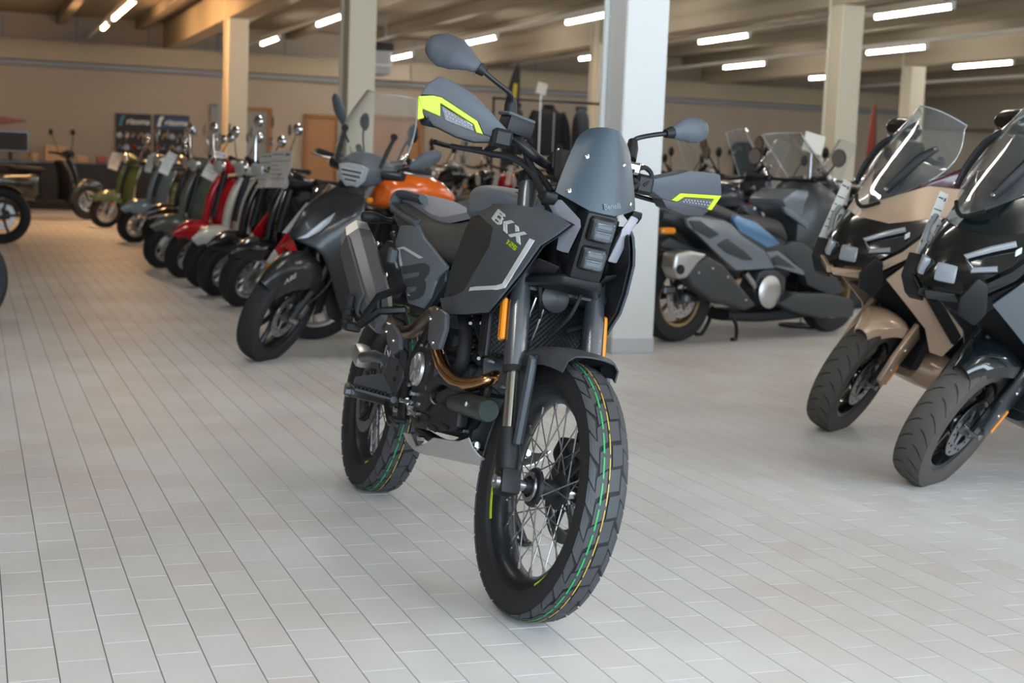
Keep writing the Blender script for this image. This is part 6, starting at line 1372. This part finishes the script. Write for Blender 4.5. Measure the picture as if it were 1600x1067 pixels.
# long counter and desk things on the far left
c = wz(40, 300, 26.6)
t = thing('counter', 'low dark counter along the wall behind the dark green moped', 'counter', ROOM @ Matrix.Translation((1.6, 27.6, 0)))
obj('counter_body', MB().box((0, 0, .40), (5.2, .55, .80), .01), 'black_plastic', t); obj('counter_top', MB().box((0, 0, .815), (5.3, .62, .03), .005), 'black_gloss', t)
c = wz(16, 242, 27.55); 
t = thing('monitor', 'black computer monitor on the counter by the left edge', 'monitor', ROOM @ Matrix.Translation((c.x, 27.55, .8305)))
obj('screen', MB().box((0, 0, .33), (.62, .03, .36), .008), 'black_gloss', t); obj('screen_face', MB().box((0, -.017, .33), (.58, .004, .32), .002), 'board_black', t); obj('stand', MB().box((0, .01, .09), (.06, .03, .18), .006), 'black_plastic', t); obj('foot', MB().box((0, 0, .006), (.24, .18, .012), .004), 'black_plastic', t)
c = wz(86, 258, 27.5)
t = thing('carton', 'plain tan cardboard carton on the counter behind the moped', 'box', ROOM @ Matrix.Translation((c.x, 27.5, .8305)))
mat('card', 'b5977a', .85, noise=.08, nscale=20); obj('carton_body', MB().box((0, 0, .14), (.36, .30, .28), .004), 'card', t); obj('tape', MB().box((0, 0, .2815), (.06, .302, .003)), 'wall_beige', t)
for k, (x, m, lab, sh_) in enumerate(((58, 'accessory_red', 'red-orange parcel heap item on the counter', 0), (66, 'accessory_tan', 'tan tub on the counter by the monitor', 1), (74, 'card', 'small carton on the counter beside the tan tub', 2))):
    o = obj(('parcel', 'tub', 'small_carton')[sh_], MB().lathe([(0, 0), (.07, 0), (.085, .13), (.075, .14), (0, .14)], (0, 0, 0), (0, 0, 1), 16) if sh_ == 1 else MB().box((0, 0, .06), (.18, .14, .12), .015 if sh_ == 0 else .003), m); o.matrix_world = ROOM @ Matrix.Translation((wz(86, 258, 27.5).x+(.78, -.36, .45)[sh_], 27.45, .8305)); tag(o, lab, ('parcel', 'tub', 'box')[sh_])
# wall sign blade at the far left
c0, c1 = wz(-8, 188, VB-.06), wz(42, 193, VB-.06)
o = obj('wall_pennant', MB().prism([(c0.x, 0, .10), (c0.x, 0, -.06), (c1.x, 0, .02), (c1.x, 0, .035)], (0, -.03, 0), .004), 'accessory_red'); o.matrix_world = ROOM @ Matrix.Translation((0, VB-.031, (c0.z+c1.z)/2)); tag(o, 'long tapering dark red pennant sign on the beige wall', 'sign')

# ================================================================== clothes rail, shirt, banner, notices
mat('jacket_black', '17181a', .85, noise=.25, nscale=12, bump=.5, bscale=60); mat('jacket_grey', '3a3c40', .85, noise=.2, nscale=12); mat('shirt_green', '10211d', .9); mat('banner_black', '1b1c1e', .7); mat('banner_yellow', 'b9a51c', .6); mat('notice', 'd9d3c8', .75)
def jacket(name, label, u, v, z, m, sc_=1.0, rz=0.0, cat='jacket'):
    t = thing(name, label, cat, ROOM @ Matrix.Translation((u, v, z)) @ Matrix.Rotation(rz, 4, 'Z') @ Matrix.Scale(sc_, 4), 'jackets on the clothes rail')
    obj('torso', MB().body([(-.62, 0, 0, .24, .10), (-.50, 0, 0, .25, .115), (-.25, 0, 0, .25, .12), (-.08, 0, 0, .24, .10), (-.02, 0, 0, .15, .07), (.02, 0, 0, .08, .05)], 22, 'z', 2.5, 4), m, t, 50)
    for s in (-1, 1): obj('sleeve', MB().tube([(s*.20, 0, -.06), (s*.27, -.01, -.20), (s*.30, -.03, -.40), (s*.30, -.05, -.58)], [.075, .078, .068, .055], 12, sub=3), m, t, 50)
    obj('collar', MB().lathe([(.075, -.01), (.085, .03), (.070, .06), (.062, .05), (.068, 0)], (0, 0, 0), (0, 0, 1), 18, True), m, t)
    obj('zip', MB().box((0, -.118, -.30), (.012, .010, .52), .003), 'steel', t)
    obj('care_label', MB().box((.0, -.062, .0), (.06, .006, .05), .002), 'notice', t)
    obj('hanger_hook', MB().tube([(0, 0, .02), (0, 0, .09), (.02, 0, .12), (.04, 0, .10)], .004, 6, sub=3), 'steel', t)
cj = wz(866, 168, 18.6); zr = cj.z+.06
rail = thing('clothes_rail', 'dark metal clothes rail holding jackets beside the cream column', 'clothes rack', ROOM @ Matrix.Translation((cj.x+.15, 18.6, 0)))
obj('rail_bar', MB().tube([(-1.02, 0, zr+.02), (1.02, 0, zr+.02)], .016, 10), 'black_metal', rail)
for s in (-1, 1):
    obj('rail_post', MB().tube([(s*1.0, 0, .02), (s*1.0, 0, zr+.02)], .016, 10), 'black_metal', rail); obj('rail_foot', MB().tube([(s*1.0, -.28, .016), (s*1.0, .28, .016)], .015, 8), 'black_metal', rail)
for k in range(4): jacket('jacket', ('black riding jacket, first on the rail', 'black riding jacket with pale label in the middle of the rail', 'grey-black riding jacket beside the labelled one', 'black riding jacket at the column end of the rail')[k], cj.x-.55+.47*k, 18.6, zr-.085, 'jacket_grey' if k == 2 else 'jacket_black', 1.0, R_((62, 20, 68, 74)[k]))
cs = wz(1166, 222, VB-.12)
t = thing('shirt', 'dark green shirt hung on the grey back wall', 'shirt', ROOM @ Matrix.Translation((cs.x, VB-.13, cs.z)))
obj('shirt_body', MB().body([(-.70, 0, 0, .26, .06), (-.3, 0, 0, .25, .07), (-.06, 0, 0, .24, .06), (0, 0, 0, .12, .04)], 18, 'z', 2.6, 3), 'shirt_green', t)
for s in (-1, 1): obj('shirt_sleeve', MB().tube([(s*.19, 0, -.06), (s*.30, -.01, -.18), (s*.35, -.01, -.28)], [.08, .085, .08], 10, sub=2), 'shirt_green', t)
obj('shirt_hanger', MB().tube([(0, 0, 0), (0, 0, .08), (.02, .05, .12), (0, .12, .12)], .006, 6), 'steel', t)
cb = wz(797, 160, 22.5); ct = wz(803, 100, 22.5)
t = thing('feather_banner', 'tall black feather banner with a yellow patch', 'banner', ROOM @ Matrix.Translation((cb.x, 22.5, 0)))
obj('banner_cloth', MB().prism([(-.14, 0, .6), (.06, 0, .6), (.13, 0, 1.4), (.15, 0, cb.z+.25), (.13, 0, ct.z-.05), (.09, 0, ct.z+.02), (.03, 0, ct.z-.12), (-.06, 0, cb.z+.15), (-.12, 0, 1.4)], (0, .012, 0), .003), 'banner_black', t)
obj('banner_patch', MB().prism([(.02, -.003, cb.z+.02), (.10, -.003, cb.z+.02), (.115, -.003, cb.z+.30), (.05, -.003, cb.z+.30)], (0, .006, 0)), 'banner_yellow', t)
obj('banner_pole', MB().tube([(.10, .02, .02), (.15, .02, 1.6), (.15, .02, ct.z-.1), (.10, .02, ct.z)], .010, 8, sub=3), 'black_metal', t); obj('banner_base', MB().lathe([(0, 0), (.22, 0), (.22, .02), (.03, .04), (0, .04)], (.10, .02, 0), (0, 0, 1), 20), 'black_metal', t)
cb = wz(1396, 230, 25.0); ct = wz(1402, 165, 25.0)
t = thing('feather_banner', 'dark red feather banner beside the farthest cream column', 'banner', ROOM @ Matrix.Translation((wz(1362, 200, 25).x, 25.0, 0)))
obj('banner_cloth', MB().prism([(-.10, 0, .6), (.08, 0, .6), (.11, 0, 1.6), (.06, 0, ct.z), (.0, 0, ct.z-.05), (-.08, 0, 1.6)], (0, .012, 0), .003), 'accessory_red', t); obj('banner_pole', MB().tube([(.10, .02, .02), (.13, .02, 1.6), (.07, .02, ct.z)], .010, 8, sub=3), 'black_metal', t); obj('banner_base', MB().lathe([(0, 0), (.2, 0), (.2, .02), (.03, .04), (0, .04)], (.10, .02, 0), (0, 0, 1), 20), 'black_metal', t)
# notice boards standing up among the machines
def notice(label, x0, y0, x1, y1, v, skew=0.0):
    a, b = wz(x0, y0, v), wz(x1, y1, v); w_ = abs(b.x-a.x); h_ = abs(a.z-b.z); cu_ = (a.x+b.x)/2
    t = thing('notice_board', label, 'sign', ROOM @ Matrix.Translation((cu_, v, 0)), 'notices on poles')
    zc = (a.z+b.z)/2; obj('notice_sheet', MB().box((0, 0, zc), (w_, .012, h_), .002, (0, skew, 0)), 'notice', t); obj('notice_pole', MB().tube([(0, .02, .02), (0, .02, zc)], .010, 8), 'steel', t); obj('notice_base', MB().lathe([(0, 0), (.16, 0), (.16, .015), (.02, .03), (0, .03)], (0, .02, 0), (0, 0, 1), 18), 'black_metal', t)
notice('large pale notice on a pole in front of the right cream column', 1256, 208, 1286, 240, 9.3, R_(12)); notice('small pale notice on a pole above the jackets', 839, 129, 854, 148, 17.9, R_(12))
